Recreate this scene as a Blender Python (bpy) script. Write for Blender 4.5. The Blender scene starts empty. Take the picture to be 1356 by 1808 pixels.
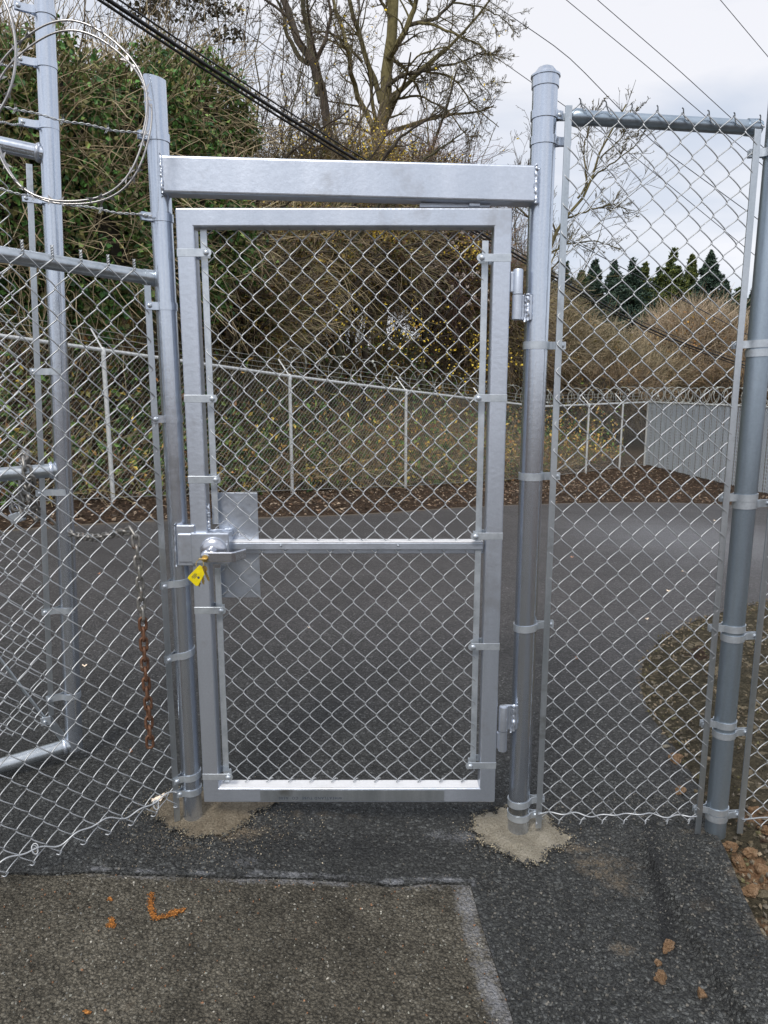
import bpy, math, random
import numpy as np
from mathutils import Vector, geometry
rng = np.random.default_rng(7); random.seed(7)
D2R = math.radians
scene = bpy.context.scene
col = scene.collection

# ------------------------------------------------------------------ camera, world, sun, exposure
F, PIT, CH = 1230.0, D2R(9.95), 1.47          # focal length in photo pixels, pitch, eye height
cam = bpy.data.cameras.new('camera'); camo = bpy.data.objects.new('camera', cam); col.objects.link(camo)
cam.sensor_fit = 'VERTICAL'; cam.sensor_height = 24.0; cam.lens = 24.0 * F / 1808.0
cam.clip_start = 0.05; cam.clip_end = 3000
camo.location = (0, 0, CH); camo.rotation_euler = (D2R(90) - PIT, 0, 0)
scene.camera = camo
SUN_EL, SUN_AZ = D2R(48), D2R(200)             # azimuth measured from +Y clockwise: behind the camera, a little left
world = bpy.data.worlds.new('World'); scene.world = world; world.use_nodes = True
nt = world.node_tree; N = nt.nodes; Lk = nt.links
bg = N['Background']; bg.inputs['Strength'].default_value = 0.1
sky = N.new('ShaderNodeTexSky'); sky.sky_type = 'NISHITA'; sky.sun_disc = False
sky.sun_elevation = SUN_EL; sky.sun_rotation = SUN_AZ
tc = N.new('ShaderNodeTexCoord'); mp = N.new('ShaderNodeMapping'); mp.inputs['Scale'].default_value = (1.0, 1.0, 2.6)
mp.inputs['Location'].default_value = (0.35, 0.1, 0.2)
n1 = N.new('ShaderNodeTexNoise'); n1.inputs['Scale'].default_value = 2.3; n1.inputs['Detail'].default_value = 6; n1.inputs['Distortion'].default_value = 0.4
cr = N.new('ShaderNodeValToRGB')
cr.color_ramp.elements[0].position = 0.38; cr.color_ramp.elements[0].color = (4.5, 5.0, 5.9, 1)
cr.color_ramp.elements[1].position = 0.58; cr.color_ramp.elements[1].color = (6.9, 6.9, 7.2, 1)
mx = N.new('ShaderNodeMix'); mx.data_type = 'RGBA'; mx.inputs['Factor'].default_value = 0.9
Lk.new(tc.outputs['Generated'], mp.inputs['Vector']); Lk.new(mp.outputs[0], n1.inputs['Vector']); Lk.new(n1.outputs['Fac'], cr.inputs[0])
Lk.new(sky.outputs[0], mx.inputs['A']); Lk.new(cr.outputs[0], mx.inputs['B']); Lk.new(mx.outputs['Result'], bg.inputs['Color'])
sun = bpy.data.lights.new('sun', 'SUN'); suno = bpy.data.objects.new('sun', sun); col.objects.link(suno)
sun.energy = 1.5; sun.angle = D2R(14); sun.color = (1.0, 0.95, 0.88)
sd = Vector((math.sin(SUN_AZ) * math.cos(SUN_EL), math.cos(SUN_AZ) * math.cos(SUN_EL), math.sin(SUN_EL)))
suno.rotation_euler = (-sd).to_track_quat('-Z', 'Y').to_euler()
scene.view_settings.view_transform = 'Standard'; scene.view_settings.look = 'None'
scene.view_settings.exposure = 0.5; scene.view_settings.gamma = 1.0

# ------------------------------------------------------------------ pixel to world
def ray(px, py):
    u = (px - 678) / F; v = -(py - 904) / F
    return np.array([u, math.cos(PIT) + v * math.sin(PIT), -math.sin(PIT) + v * math.cos(PIT)])
def U(px, py, Y):
    d = ray(px, py); t = Y / d[1]
    return np.array([d[0] * t, Y, CH + d[2] * t])
def UP(px, py, A, B):                           # hit a vertical plane through plan points A and B
    d = ray(px, py); e = np.array([B[0] - A[0], B[1] - A[1]]); n = np.array([-e[1], e[0]])
    t = (A[0] * n[0] + A[1] * n[1]) / (d[0] * n[0] + d[1] * n[1])
    return np.array([d[0] * t, d[1] * t, CH + d[2] * t])
def fence_pt(px, yt, yb, hgt=1.83):             # distance of a fence post of known height
    t, b = ray(px, yt), ray(px, yb)
    Dd = hgt / (t[2] / t[1] - b[2] / b[1])
    return np.array([b[0] / b[1] * Dd, Dd, CH + b[2] / b[1] * Dd])
FP = [fence_pt(200, 618, 885), fence_pt(516, 664, 870), fence_pt(716, 690, 862), fence_pt(948, 718, 846), fence_pt(1138, 710, 822), fence_pt(1300, 717, 862)]

# ------------------------------------------------------------------ terrain
_anch = [(-.62, 2.12, .05), (.45, 2.12, 0), (1.11, 2.12, 0), (-1.4, 1.4, .06), (0, 1.3, 0.0), (1.5, 1.3, 0), (0, -2, 0), (-4, -2, .1), (5, -2, 0),
         (-12, 4, .5), (-12, 22, .3), (20, 12, -.9), (25, 35, -1.2), (0, 45, -1.2), (3, 4, -.04), (4, 8, -.3), (-1.5, 5, .06), (60, 60, -1.5), (-50, 60, 0), (-50, -40, .5), (50, -40, -.5)]
_anch += [tuple(p) for p in FP]
_A = np.array(_anch)
def _phi(r2): return 0.5 * r2 * np.log(r2 + 1e-9)
_n = len(_A)
_K = _phi(((_A[:, None, :2] - _A[None, :, :2]) ** 2).sum(-1)) + np.eye(_n) * 1e-3
_P = np.hstack([np.ones((_n, 1)), _A[:, :2]])
_M = np.block([[_K, _P], [_P.T, np.zeros((3, 3))]])
_W = np.linalg.solve(_M, np.concatenate([_A[:, 2], np.zeros(3)]))
def h0(x, y):
    x = np.atleast_1d(np.asarray(x, float)); y = np.atleast_1d(np.asarray(y, float)); s = x.shape
    x = np.clip(x.ravel(), -50, 60); y = np.clip(y.ravel(), -40, 60)
    r2 = (x[:, None] - _A[None, :, 0]) ** 2 + (y[:, None] - _A[None, :, 1]) ** 2
    z = _phi(r2) @ _W[:_n] + _W[_n] + _W[_n + 1] * x + _W[_n + 2] * y
    return z.reshape(s)
def nrm2(v): v = np.array(v, float); return v / np.linalg.norm(v)
A1 = FP[0][:2]; D1 = nrm2(FP[3][:2] - FP[0][:2]); N1 = np.array([-D1[1], D1[0]])
D2 = nrm2(FP[4][:2] - FP[3][:2]); N2 = np.array([-D2[1], D2[0]])
def sstep(a, b, x): t = np.clip((x - a) / (b - a), 0, 1); return t * t * (3 - 2 * t)
def bank(x, y):
    q = (x - A1[0]) * N1[0] + (y - A1[1]) * N1[1]; s = (x - A1[0]) * D1[0] + (y - A1[1]) * D1[1]
    q2 = (x - FP[3][0]) * N2[0] + (y - FP[3][1]) * N2[1]
    hb = 3.4 - 2.0 * sstep(9, 16, s)
    return hb * sstep(.5, 6.5, q) + 1.0 * sstep(1, 9, np.minimum(q2, s - 8)) * (1 - sstep(.5, 6.5, q))
def h(x, y): return h0(x, y) + bank(np.asarray(x, float), np.asarray(y, float))
def h1(x, y): return float(h(x, y)[0])
def UG(px, py, dz=0.0):                         # ground under a photo pixel
    d = ray(px, py); z = 0.0
    for _ in range(30):
        t = (z + dz - CH) / d[2]; z = float(h0(d[0] * t, d[1] * t)[0])
    return np.array([d[0] * t, d[1] * t, z])

# ------------------------------------------------------------------ objects and mesh building
def tag(o, label=None, cat=None, group=None, kind=None):
    if label: o['label'] = label
    if cat: o['category'] = cat
    if group: o['group'] = group
    if kind: o['kind'] = kind
    return o
def thing(name, label, cat, loc, group=None):
    o = bpy.data.objects.new(name, None); col.objects.link(o); o.empty_display_size = 0.1
    o.location = [float(c) for c in loc]; return tag(o, label, cat, group)
def wloc(p):
    l = np.zeros(3)
    while p: l = l + np.array(p.location); p = p.parent
    return l
class MB:
    def __init__(s): s.v = []; s.f = []; s.n = 0; s.c = []
    def raw(s, v, faces, colr=None):
        v = np.asarray(v, float).reshape(-1, 3); s.v.append(v)
        if isinstance(faces, np.ndarray): s.f.append(faces + s.n)
        else:
            for f in faces: s.f.append(np.array([f]) + s.n)
        if colr is None: colr = np.ones((len(v), 3)) * .5
        else:
            colr = np.asarray(colr, float)
            if colr.ndim == 1: colr = np.tile(colr, (len(v), 1))
        s.c.append(colr); s.n += len(v); return s
    def hexa(s, p):                             # p: 8 points, bottom loop then top loop
        return s.raw(p, [[0, 3, 2, 1], [4, 5, 6, 7], [0, 1, 5, 4], [1, 2, 6, 5], [2, 3, 7, 6], [3, 0, 4, 7]])
    def box(s, c, size, ax=None):
        c = np.array(c, float); X, Y, Z = (np.eye(3) if ax is None else [np.array(a, float) for a in ax])
        a, b, d = [q / 2 for q in size]
        return s.hexa([c + i * a * X + j * b * Y + k * d * Z for k in (-1, 1) for i, j in ((-1, -1), (1, -1), (1, 1), (-1, 1))])
    def prism(s, poly, ext):                    # planar polygon extruded by a vector
        p = np.array(poly, float); n = len(p); e = np.array(ext, float)
        F_ = [list(range(n))[::-1], list(range(n, 2 * n))] + [[i, (i + 1) % n, n + (i + 1) % n, n + i] for i in range(n)]
        return s.raw(np.vstack([p, p + e]), F_)
    def tubes(s, P, R, sides=4, colr=None, closed=False, cap=False):
        P = np.asarray(P, float); 
        if P.ndim == 2: P = P[None]
        n, k, _ = P.shape
        R = np.broadcast_to(np.asarray(R, float), (n, k)) if np.ndim(R) != 1 or len(np.atleast_1d(R)) == k else np.repeat(np.asarray(R, float)[:, None], k, 1)
        if closed: T = np.roll(P, -1, 1) - np.roll(P, 1, 1)
        else: T = np.gradient(P, axis=1)
        T /= np.linalg.norm(T, axis=2, keepdims=True) + 1e-12
        m = np.abs(T).mean(1); ref = np.eye(3)[m.argmin(1)]
        a = np.cross(T, ref[:, None, :]); a /= np.linalg.norm(a, axis=2, keepdims=True) + 1e-12
        b = np.cross(T, a)
        th = np.arange(sides) * 2 * np.pi / sides
        V = P[:, :, None, :] + R[:, :, None, None] * (a[:, :, None, :] * np.cos(th)[None, None, :, None] + b[:, :, None, :] * np.sin(th)[None, None, :, None])
        kk = k if closed else k - 1
        i = np.arange(n)[:, None, None] * k * sides; j = np.arange(kk)[None, :, None]; q = np.arange(sides)[None, None, :]
        j2 = (j + 1) % k; q2 = (q + 1) % sides
        Fq = np.stack([i + j * sides + q, i + j2 * sides + q, i + j2 * sides + q2, i + j * sides + q2], -1).reshape(-1, 4)
        C_ = None
        if colr is not None:
            colr = np.asarray(colr, float)
            C_ = np.repeat(colr, k * sides, 0) if colr.ndim == 2 else np.tile(colr, (n * k * sides, 1))
        s.raw(V.reshape(-1, 3), Fq[:, ::-1].copy(), C_)
        if cap and not closed:
            for t in range(n):
                o = s.n - n * k * sides + t * k * sides
                s.f.append(np.array([[o + x for x in range(sides)]])); e = o + (k - 1) * sides
                s.f.append(np.array([[e + x for x in range(sides)][::-1]]))
        return s
    def cyl(s, a, b, r, sides=20, r2=None): return s.tubes([[a, b]], np.array([[r, r if r2 is None else r2]]), sides, cap=True)
    def lathe(s, c, prof, sides=24, ax=((1, 0, 0), (0, 1, 0), (0, 0, 1))):      # prof: (radius, height) pairs
        X, Y, Z = [np.array(a, float) for a in ax]; c = np.array(c, float); V = []
        for r, z in prof:
            for q in range(sides):
                t = 2 * math.pi * q / sides; V.append(c + X * r * math.cos(t) + Y * r * math.sin(t) + Z * z)
        Fs = [[j * sides + q, j * sides + (q + 1) % sides, (j + 1) * sides + (q + 1) % sides, (j + 1) * sides + q] for j in range(len(prof) - 1) for q in range(sides)]
        Fs += [list(range(sides))[::-1], [(len(prof) - 1) * sides + q for q in range(sides)]]
        return s.raw(V, Fs)
    def build(s, name, mat, parent=None, smooth=False, bevel=0, seg=2, sharp=40):
        V = np.vstack(s.v) - wloc(parent); me = bpy.data.meshes.new(name)
        tot = []; loops = []
        for f in s.f: tot.append(np.full(len(f), f.shape[1])); loops.append(f.ravel())
        tot = np.concatenate(tot); loops = np.concatenate(loops)
        me.vertices.add(len(V)); me.vertices.foreach_set('co', V.astype(np.float32).ravel())
        me.loops.add(len(loops)); me.loops.foreach_set('vertex_index', loops.astype(np.int32))
        me.polygons.add(len(tot)); me.polygons.foreach_set('loop_start', np.concatenate([[0], np.cumsum(tot)[:-1]]).astype(np.int32))
        me.polygons.foreach_set('loop_total', tot.astype(np.int32))
        me.update(calc_edges=True)
        C_ = np.vstack(s.c)
        if C_.std() > 1e-4 or abs(C_.mean() - .5) > 1e-4:
            at = me.color_attributes.new('Col', 'FLOAT_COLOR', 'POINT')
            at.data.foreach_set('color', np.hstack([C_, np.ones((len(C_), 1))]).astype(np.float32).ravel())
        me.polygons.foreach_set('use_smooth', [bool(smooth)] * len(tot))
        if smooth and sharp and len(tot) < 60000: me.set_sharp_from_angle(angle=D2R(sharp))
        me.materials.append(mat)
        o = bpy.data.objects.new(name, me); col.objects.link(o)
        if parent: o.parent = parent
        if bevel:
            b = o.modifiers.new('bevel', 'BEVEL'); b.width = bevel; b.segments = seg; b.limit_method = 'ANGLE'; b.angle_limit = D2R(35)
        return o

# ------------------------------------------------------------------ materials
def newmat(name):
    m = bpy.data.materials.new(name); m.use_nodes = True
    return m, m.node_tree, m.node_tree.nodes['Principled BSDF']
def nd(t, typ, **kw):
    n = t.nodes.new(typ)
    for k, v in kw.items():
        if k in n.inputs: n.inputs[k].default_value = v
        else: setattr(n, k, v)
    return n
def ramp(t, src, stops):
    r = t.nodes.new('ShaderNodeValToRGB'); e = r.color_ramp.elements
    while len(e) < len(stops): e.new(.5)
    for i, (p, c) in enumerate(stops): e[i].position = p; e[i].color = (*c, 1) if len(c) == 3 else c
    t.links.new(src, r.inputs[0]); return r.outputs[0]
def mixc(t, fac, a, b, mode='MIX'):
    m = t.nodes.new('ShaderNodeMix'); m.data_type = 'RGBA'; m.blend_type = mode
    for s_, i in ((fac, 'Factor'), (a, 'A'), (b, 'B')):
        sock = [q for q in m.inputs if q.name == i and (q.type == ('VALUE' if i == 'Factor' else 'RGBA'))][0]
        if isinstance(s_, bpy.types.NodeSocket): t.links.new(s_, sock)
        else: sock.default_value = s_ if i == 'Factor' else (*s_, 1)
    return [q for q in m.outputs if q.type == 'RGBA'][0]
def coords(t, scale=(1, 1, 1)):
    c = t.nodes.new('ShaderNodeTexCoord'); m = t.nodes.new('ShaderNodeMapping'); m.inputs['Scale'].default_value = scale
    t.links.new(c.outputs['Object'], m.inputs['Vector']); return m.outputs[0]
def noise(t, co, scale, detail=4, rough=.55, out='Fac', dist=0):
    n = nd(t, 'ShaderNodeTexNoise', Scale=scale, Detail=detail, Roughness=rough, Distortion=dist); t.links.new(co, n.inputs['Vector']); return n.outputs[out]
def bump(t, bs, hs, strength, dist=.01, prev=None):
    b = nd(t, 'ShaderNodeBump', Strength=strength, Distance=dist); t.links.new(hs, b.inputs['Height'])
    if prev: t.links.new(prev, b.inputs['Normal'])
    if bs: t.links.new(b.outputs[0], bs.inputs['Normal'])
    return b.outputs[0]
def metal(name, c1, c2, metallic, r1, r2, sc=14, stretch=(1, 1, .12), bstr=.08, stain=None):
    m, t, b = newmat(name); co = coords(t, stretch); co1 = coords(t)
    n = noise(t, co, sc, 5, .6); cc = ramp(t, n, [(.3, c1), (.7, c2)])
    n2 = noise(t, co1, 170, 2, .6); cc = mixc(t, .10, cc, ramp(t, n2, [(.35, tuple(x * .7 for x in c1)), (.65, tuple(min(1, x * 1.15) for x in c2))]))
    if stain:
        n3 = noise(t, co1, stain[1], 5, .65); cc = mixc(t, ramp(t, n3, [(stain[2], (0, 0, 0)), (stain[2] + .12, (1, 1, 1))]), cc, stain[0])
    t.links.new(cc, b.inputs['Base Color']); b.inputs['Metallic'].default_value = metallic
    rr = nd(t, 'ShaderNodeMapRange'); rr.inputs['To Min'].default_value = r1; rr.inputs['To Max'].default_value = r2
    t.links.new(n, rr.inputs['Value']); t.links.new(rr.outputs[0], b.inputs['Roughness'])
    bump(t, b, noise(t, co1, 60, 4), bstr, .004); return m
M = {}
M['paint'] = metal('silver_paint', (.55, .60, .68), (.67, .72, .81), .80, .22, .48, 7, bstr=.16, stain=((.47, .49, .53), 4.0, .55))
M['paint_post'] = metal('silver_painted_pipe', (.53, .58, .66), (.71, .76, .84), .92, .17, .28, 10, (1.4, 1.4, .1), .06, ((.36, .37, .37), 3.0, .60))
M['galv'] = metal('galvanised_steel', (.44, .49, .53), (.66, .70, .74), .9, .25, .42, 16, (1.2, 1.2, .15), .06, ((.33, .34, .34), 6.0, .60))
M['galv_blue'] = metal('blue_galvanised_pipe', (.33, .40, .47), (.46, .54, .62), .85, .28, .42, 12, (1.2, 1.2, .1), .06, ((.40, .38, .36), 4.0, .64))
M['band'] = metal('zinc_strap', (.50, .55, .60), (.70, .75, .80), .7, .28, .42, 26, (1, 1, 1), .08)
M['wire'] = metal('galvanised_wire', (.44, .46, .48), (.56, .58, .60), .6, .34, .48, 30, (1, 1, 1), .03)
M['farwire'] = metal('weathered_wire', (.36, .38, .36), (.48, .50, .47), .3, .45, .6, 30, (1, 1, 1), .0)
M['farpipe'] = metal('aluminised_pipe', (.70, .72, .73), (.82, .84, .84), .25, .35, .5, 10, (1, 1, 1), .03)
M['chrome'] = metal('brushed_satin_metal', (.50, .52, .57), (.62, .64, .70), .9, .18, .28, 20, (1, 1, 1), .02)
M['blade'] = metal('razor_steel', (.36, .35, .35), (.50, .49, .48), .85, .22, .35, 30, (1, 1, 1), .02)
M['chain'] = metal('grey_steel_chain', (.20, .20, .19), (.42, .40, .37), .75, .35, .55, 60, (1, 1, 1), .15, ((.20, .10, .05), 25.0, .58))
M['rust'] = metal('rusty_steel', (.09, .045, .028), (.23, .115, .065), .45, .5, .7, 70, (1, 1, 1), .3, ((.42, .36, .30), 60.0, .60))
M['brass'] = metal('worn_brass', (.50, .36, .12), (.70, .52, .20), .9, .25, .4, 60, (1, 1, 1), .05)
M['white'] = metal('bright_rail_top', (.80, .81, .83), (.88, .88, .9), .1, .4, .5, 20, (1, 1, 1), .05)  # white of the painted rail-top sky reflection and the channel lip
M['dark'] = metal('black_gap', (.02, .02, .02), (.03, .03, .03), 0, .5, .7, 30, (1, 1, 1), .0)
def plain(name, c, r=.6, metal_=0):
    m, t, b = newmat(name); co = coords(t)
    t.links.new(ramp(t, noise(t, co, 120, 4), [(.3, tuple(x * .82 for x in c)), (.7, tuple(min(1, x * 1.1) for x in c))]), b.inputs['Base Color'])
    b.inputs['Roughness'].default_value = r; b.inputs['Metallic'].default_value = metal_; return m
M['yellow'] = plain('yellow_plastic_tag', (.85, .68, .01), .35)
M['ink'] = plain('dark_ink', (.05, .07, .11), .6)
M['cable'] = plain('black_cable', (.012, .012, .013), .5)
M['thincable'] = plain('grey_cable', (.05, .055, .065), .5)
M['slat'] = plain('grey_privacy_slat', (.60, .67, .78), .4)
def foliage(name, rough=.6, lo=.8, hi=1.6):
    m, t, b = newmat(name); a = t.nodes.new('ShaderNodeVertexColor'); a.layer_name = 'Col'
    co = coords(t); cc = mixc(t, 1, a.outputs[0], ramp(t, noise(t, co, 9, 3), [(.3, (lo,) * 3), (.7, (hi,) * 3)]), 'MULTIPLY')
    t.links.new(cc, b.inputs['Base Color']); b.inputs['Roughness'].default_value = rough
    b.inputs['Specular IOR Level'].default_value = .25
    return m
M['leaf'] = foliage('leaves', .5, 1.5, 2.8); M['twig'] = foliage('twigs', .8, 1.5, 2.9); M['bark'] = foliage('bark', .9, 1.1, 2.1)
bt = M['bark'].node_tree; bb = bt.nodes['Principled BSDF']; bump(bt, bb, noise(bt, coords(bt, (1, 1, .2)), 18, 6), .7, .05)

def asphalt(name, dark, mid, light, cell, dust, loose=.5, rough=.75, big=(.8, 1.2), spec=.35, far=None, lt=.97):
    m, t, b = newmat(name); co = coords(t)
    wn = noise(t, co, .8 / cell, 3, .6, 'Color'); vm = nd(t, 'ShaderNodeVectorMath', operation='MULTIPLY_ADD'); t.links.new(wn, vm.inputs[0]); vm.inputs[1].default_value = (cell * 1.5,) * 3; t.links.new(co, vm.inputs[2]); cow = vm.outputs[0]
    v = nd(t, 'ShaderNodeTexVoronoi', Scale=1 / cell); v.inputs['Randomness'].default_value = 1; t.links.new(cow, v.inputs['Vector'])
    v2 = nd(t, 'ShaderNodeTexVoronoi', Scale=2.6 / cell); t.links.new(cow, v2.inputs['Vector'])
    sep = t.nodes.new('ShaderNodeSeparateColor'); t.links.new(v.outputs['Color'], sep.inputs[0])
    cell_c = ramp(t, sep.outputs[0], [(0, dark), (.5, mid), (.86, mid), (lt, light)])
    sep2 = t.nodes.new('ShaderNodeSeparateColor'); t.links.new(v2.outputs['Color'], sep2.inputs[0])
    cell_2 = ramp(t, sep2.outputs[1], [(0, dark), (.7, mid), (1, light)])
    c0 = mixc(t, .35, cell_c, cell_2)
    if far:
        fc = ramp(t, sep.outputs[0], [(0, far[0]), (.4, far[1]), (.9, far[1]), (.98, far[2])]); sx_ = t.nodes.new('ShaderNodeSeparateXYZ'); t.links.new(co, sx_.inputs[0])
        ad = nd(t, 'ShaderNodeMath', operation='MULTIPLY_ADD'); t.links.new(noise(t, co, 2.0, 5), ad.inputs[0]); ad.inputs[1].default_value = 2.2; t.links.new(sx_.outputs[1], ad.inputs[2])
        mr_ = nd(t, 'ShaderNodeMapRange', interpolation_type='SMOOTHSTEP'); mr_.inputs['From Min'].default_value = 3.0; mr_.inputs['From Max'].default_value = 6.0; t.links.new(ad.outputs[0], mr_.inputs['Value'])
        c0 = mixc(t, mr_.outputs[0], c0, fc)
    gap_shade = ramp(t, v.outputs['Distance'], [(.32, (1, 1, 1)), (.72, (.30, .30, .30))])  # shade in the gaps between chips, painted into the colour
    c0 = mixc(t, .75, c0, gap_shade, 'MULTIPLY')
    c0 = mixc(t, .8, c0, ramp(t, noise(t, co, 9, 6, .7), [(.3, (big[0],) * 3), (.7, (big[1],) * 3)]), 'MULTIPLY')
    c0 = mixc(t, 1, c0, ramp(t, noise(t, co, 1.7, 5, .6), [(.3, (big[0],) * 3), (.7, (big[1],) * 3)]), 'MULTIPLY')
    # wear, dirt and sheen zones painted on the surface: red = pale overspray and painted sky reflection, green = tan dust, blue = darker zones
    a = t.nodes.new('ShaderNodeVertexColor'); a.layer_name = 'Col'; sa = t.nodes.new('ShaderNodeSeparateColor'); t.links.new(a.outputs[0], sa.inputs[0])
    nz = noise(t, co, 90, 5, .7); nz2 = noise(t, co, 22, 5, .65)
    def mask(ch, nsrc, lo=.0, hi=.35):
        s1 = nd(t, 'ShaderNodeMath', operation='ADD'); t.links.new(sa.outputs[ch], s1.inputs[0]); t.links.new(nsrc, s1.inputs[1])
        s2 = nd(t, 'ShaderNodeMath', operation='SUBTRACT'); t.links.new(s1.outputs[0], s2.inputs[0]); s2.inputs[1].default_value = 1.0
        r_ = nd(t, 'ShaderNodeMapRange'); r_.inputs['From Min'].default_value = lo; r_.inputs['From Max'].default_value = hi; t.links.new(s2.outputs[0], r_.inputs['Value'])
        return r_.outputs[0]
    c0 = mixc(t, mask(1, nz2, -.02, .5), c0, dust)
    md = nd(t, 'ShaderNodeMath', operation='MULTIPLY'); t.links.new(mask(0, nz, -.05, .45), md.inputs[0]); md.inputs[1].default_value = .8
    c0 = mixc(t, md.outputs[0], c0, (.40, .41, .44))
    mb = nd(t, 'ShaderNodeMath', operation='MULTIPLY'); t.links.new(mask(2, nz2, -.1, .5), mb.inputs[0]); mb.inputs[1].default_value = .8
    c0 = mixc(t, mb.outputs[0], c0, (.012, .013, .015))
    t.links.new(c0, b.inputs['Base Color'])
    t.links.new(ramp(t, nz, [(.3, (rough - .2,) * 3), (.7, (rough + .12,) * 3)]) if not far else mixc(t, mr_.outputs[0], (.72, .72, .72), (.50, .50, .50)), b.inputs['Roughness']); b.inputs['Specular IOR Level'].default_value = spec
    hh = nd(t, 'ShaderNodeMath', operation='MULTIPLY'); t.links.new(v.outputs['Distance'], hh.inputs[0]); hh.inputs[1].default_value = -1
    p1 = bump(t, None, hh.outputs[0], loose, cell * 1.6)
    p2 = bump(t, None, noise(t, co, 2.2 / cell, 3), loose * .5, cell * .4, p1)
    bump(t, b, noise(t, co, 14, 5), .35, .02, p2); return m
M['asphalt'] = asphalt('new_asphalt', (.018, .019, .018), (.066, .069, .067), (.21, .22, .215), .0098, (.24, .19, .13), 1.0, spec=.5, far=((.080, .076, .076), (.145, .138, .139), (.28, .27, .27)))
M['fineasphalt'] = asphalt('fine_new_asphalt', (.050, .048, .052), (.080, .077, .082), (.17, .165, .17), .0075, (.15, .13, .11), .35, .7, (.88, 1.12))
M['oldasphalt'] = asphalt('worn_old_asphalt', (.055, .050, .039), (.155, .140, .109), (.30, .28, .23), .0074, (.16, .115, .075), .85, .85, (.55, 1.4), .2, lt=1.0)
def soil(name, cols, sc=7, bs=.8, sc2=60, chips=.7, clay=None):
    m, t, b = newmat(name); co = coords(t); n = noise(t, co, sc, 8, .7); n2 = noise(t, co, sc2, 6, .7)
    c = mixc(t, .55, ramp(t, n, [(.3 + .4 * i / (len(cols) - 1), c) for i, c in enumerate(cols)]), ramp(t, n2, [(.35 + .3 * i / (len(cols) - 1), c) for i, c in enumerate(cols)]))
    v = nd(t, 'ShaderNodeTexVoronoi', Scale=45); t.links.new(co, v.inputs['Vector']); sp = t.nodes.new('ShaderNodeSeparateColor'); t.links.new(v.outputs['Color'], sp.inputs[0])
    c = mixc(t, ramp(t, sp.outputs[0], [(.86, (0, 0, 0)), (.9, (chips,) * 3)]), c, tuple(min(1, x * 1.8) for x in cols[-1]))
    if clay:
        a = t.nodes.new('ShaderNodeVertexColor'); a.layer_name = 'Col'; sa = t.nodes.new('ShaderNodeSeparateColor'); t.links.new(a.outputs[0], sa.inputs[0])
        s1 = nd(t, 'ShaderNodeMath', operation='ADD'); t.links.new(sa.outputs[0], s1.inputs[0]); t.links.new(noise(t, co, 26, 6, .7), s1.inputs[1])
        mr_ = nd(t, 'ShaderNodeMapRange'); mr_.inputs['From Min'].default_value = .92; mr_.inputs['From Max'].default_value = 1.1; t.links.new(s1.outputs[0], mr_.inputs['Value'])
        c = mixc(t, mr_.outputs[0], c, ramp(t, n2, [(.35, clay[0]), (.65, clay[1])]))
    t.links.new(c, b.inputs['Base Color']); b.inputs['Roughness'].default_value = .95; b.inputs['Specular IOR Level'].default_value = .15
    p = bump(t, None, n2, bs, .03); bump(t, b, n, .6, .15, p); return m
M['soil'] = soil('leafy_soil', [(.022, .015, .011), (.055, .036, .025), (.13, .09, .06)])
M['dirt'] = soil('stony_dirt', [(.035, .031, .022), (.09, .078, .052), (.19, .16, .11)], 9, .9, clay=((.20, .11, .06), (.42, .26, .15)))
M['clay'] = soil('orange_clay', [(.22, .13, .07), (.38, .24, .14), (.52, .37, .25)], 14, .7)
M['concrete'] = soil('sandy_concrete', [(.20, .17, .125), (.42, .38, .30), (.60, .55, .46)], 16, .6, 200, 0)
M['dirty_concrete'] = soil('dirt_stained_concrete', [(.12, .10, .075), (.30, .25, .18), (.50, .44, .34)], 13, .7, 160, 0)
M['orange'] = asphalt('orange_marking_paint', (.42, .14, .02), (.62, .24, .05), (.8, .4, .12), .0085, (.2, .15, .1), .9)

# ------------------------------------------------------------------ plan regions
def dens(poly, step):
    out = []
    for i in range(len(poly)):
        a = np.array(poly[i], float); b = np.array(poly[(i + 1) % len(poly)], float); n = max(1, int(np.linalg.norm(b - a) / step))
        for k in range(n): out.append(a + (b - a) * k / n)
    return out
def inside(poly, x, y):
    x = np.asarray(x); y = np.asarray(y); r = np.zeros(x.shape, bool); p = np.asarray(poly)[:, :2]; j = len(p) - 1
    for i in range(len(p)):
        c = ((p[i, 1] > y) != (p[j, 1] > y)) & (x < (p[j, 0] - p[i, 0]) * (y - p[i, 1]) / (p[j, 1] - p[i, 1] + 1e-12) + p[i, 0]); r ^= c; j = i
    return r
def segdist(poly, x, y, closed=True):
    x = np.asarray(x, float); y = np.asarray(y, float); d = np.full(x.shape, 1e9); p = np.asarray(poly)[:, :2]; n = len(p)
    for i in range(n if closed else n - 1):
        a = p[i]; b = p[(i + 1) % n]; e = b - a; L2 = e @ e + 1e-12
        t = np.clip(((x - a[0]) * e[0] + (y - a[1]) * e[1]) / L2, 0, 1)
        d = np.minimum(d, np.hypot(x - a[0] - t * e[0], y - a[1] - t * e[1]))
    return d
def smoothnoise(x, y, s, seed=0):
    r = np.random.default_rng(seed); z = 0
    for k in range(5):
        a, b, c = r.uniform(-1, 1, 3); z = z + np.sin((a * x + b * y) / s * (2.2 + k) + c * 9 + 1.3 * np.sin((b * x - a * y) / s * 1.7))
    return z / 5
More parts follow.
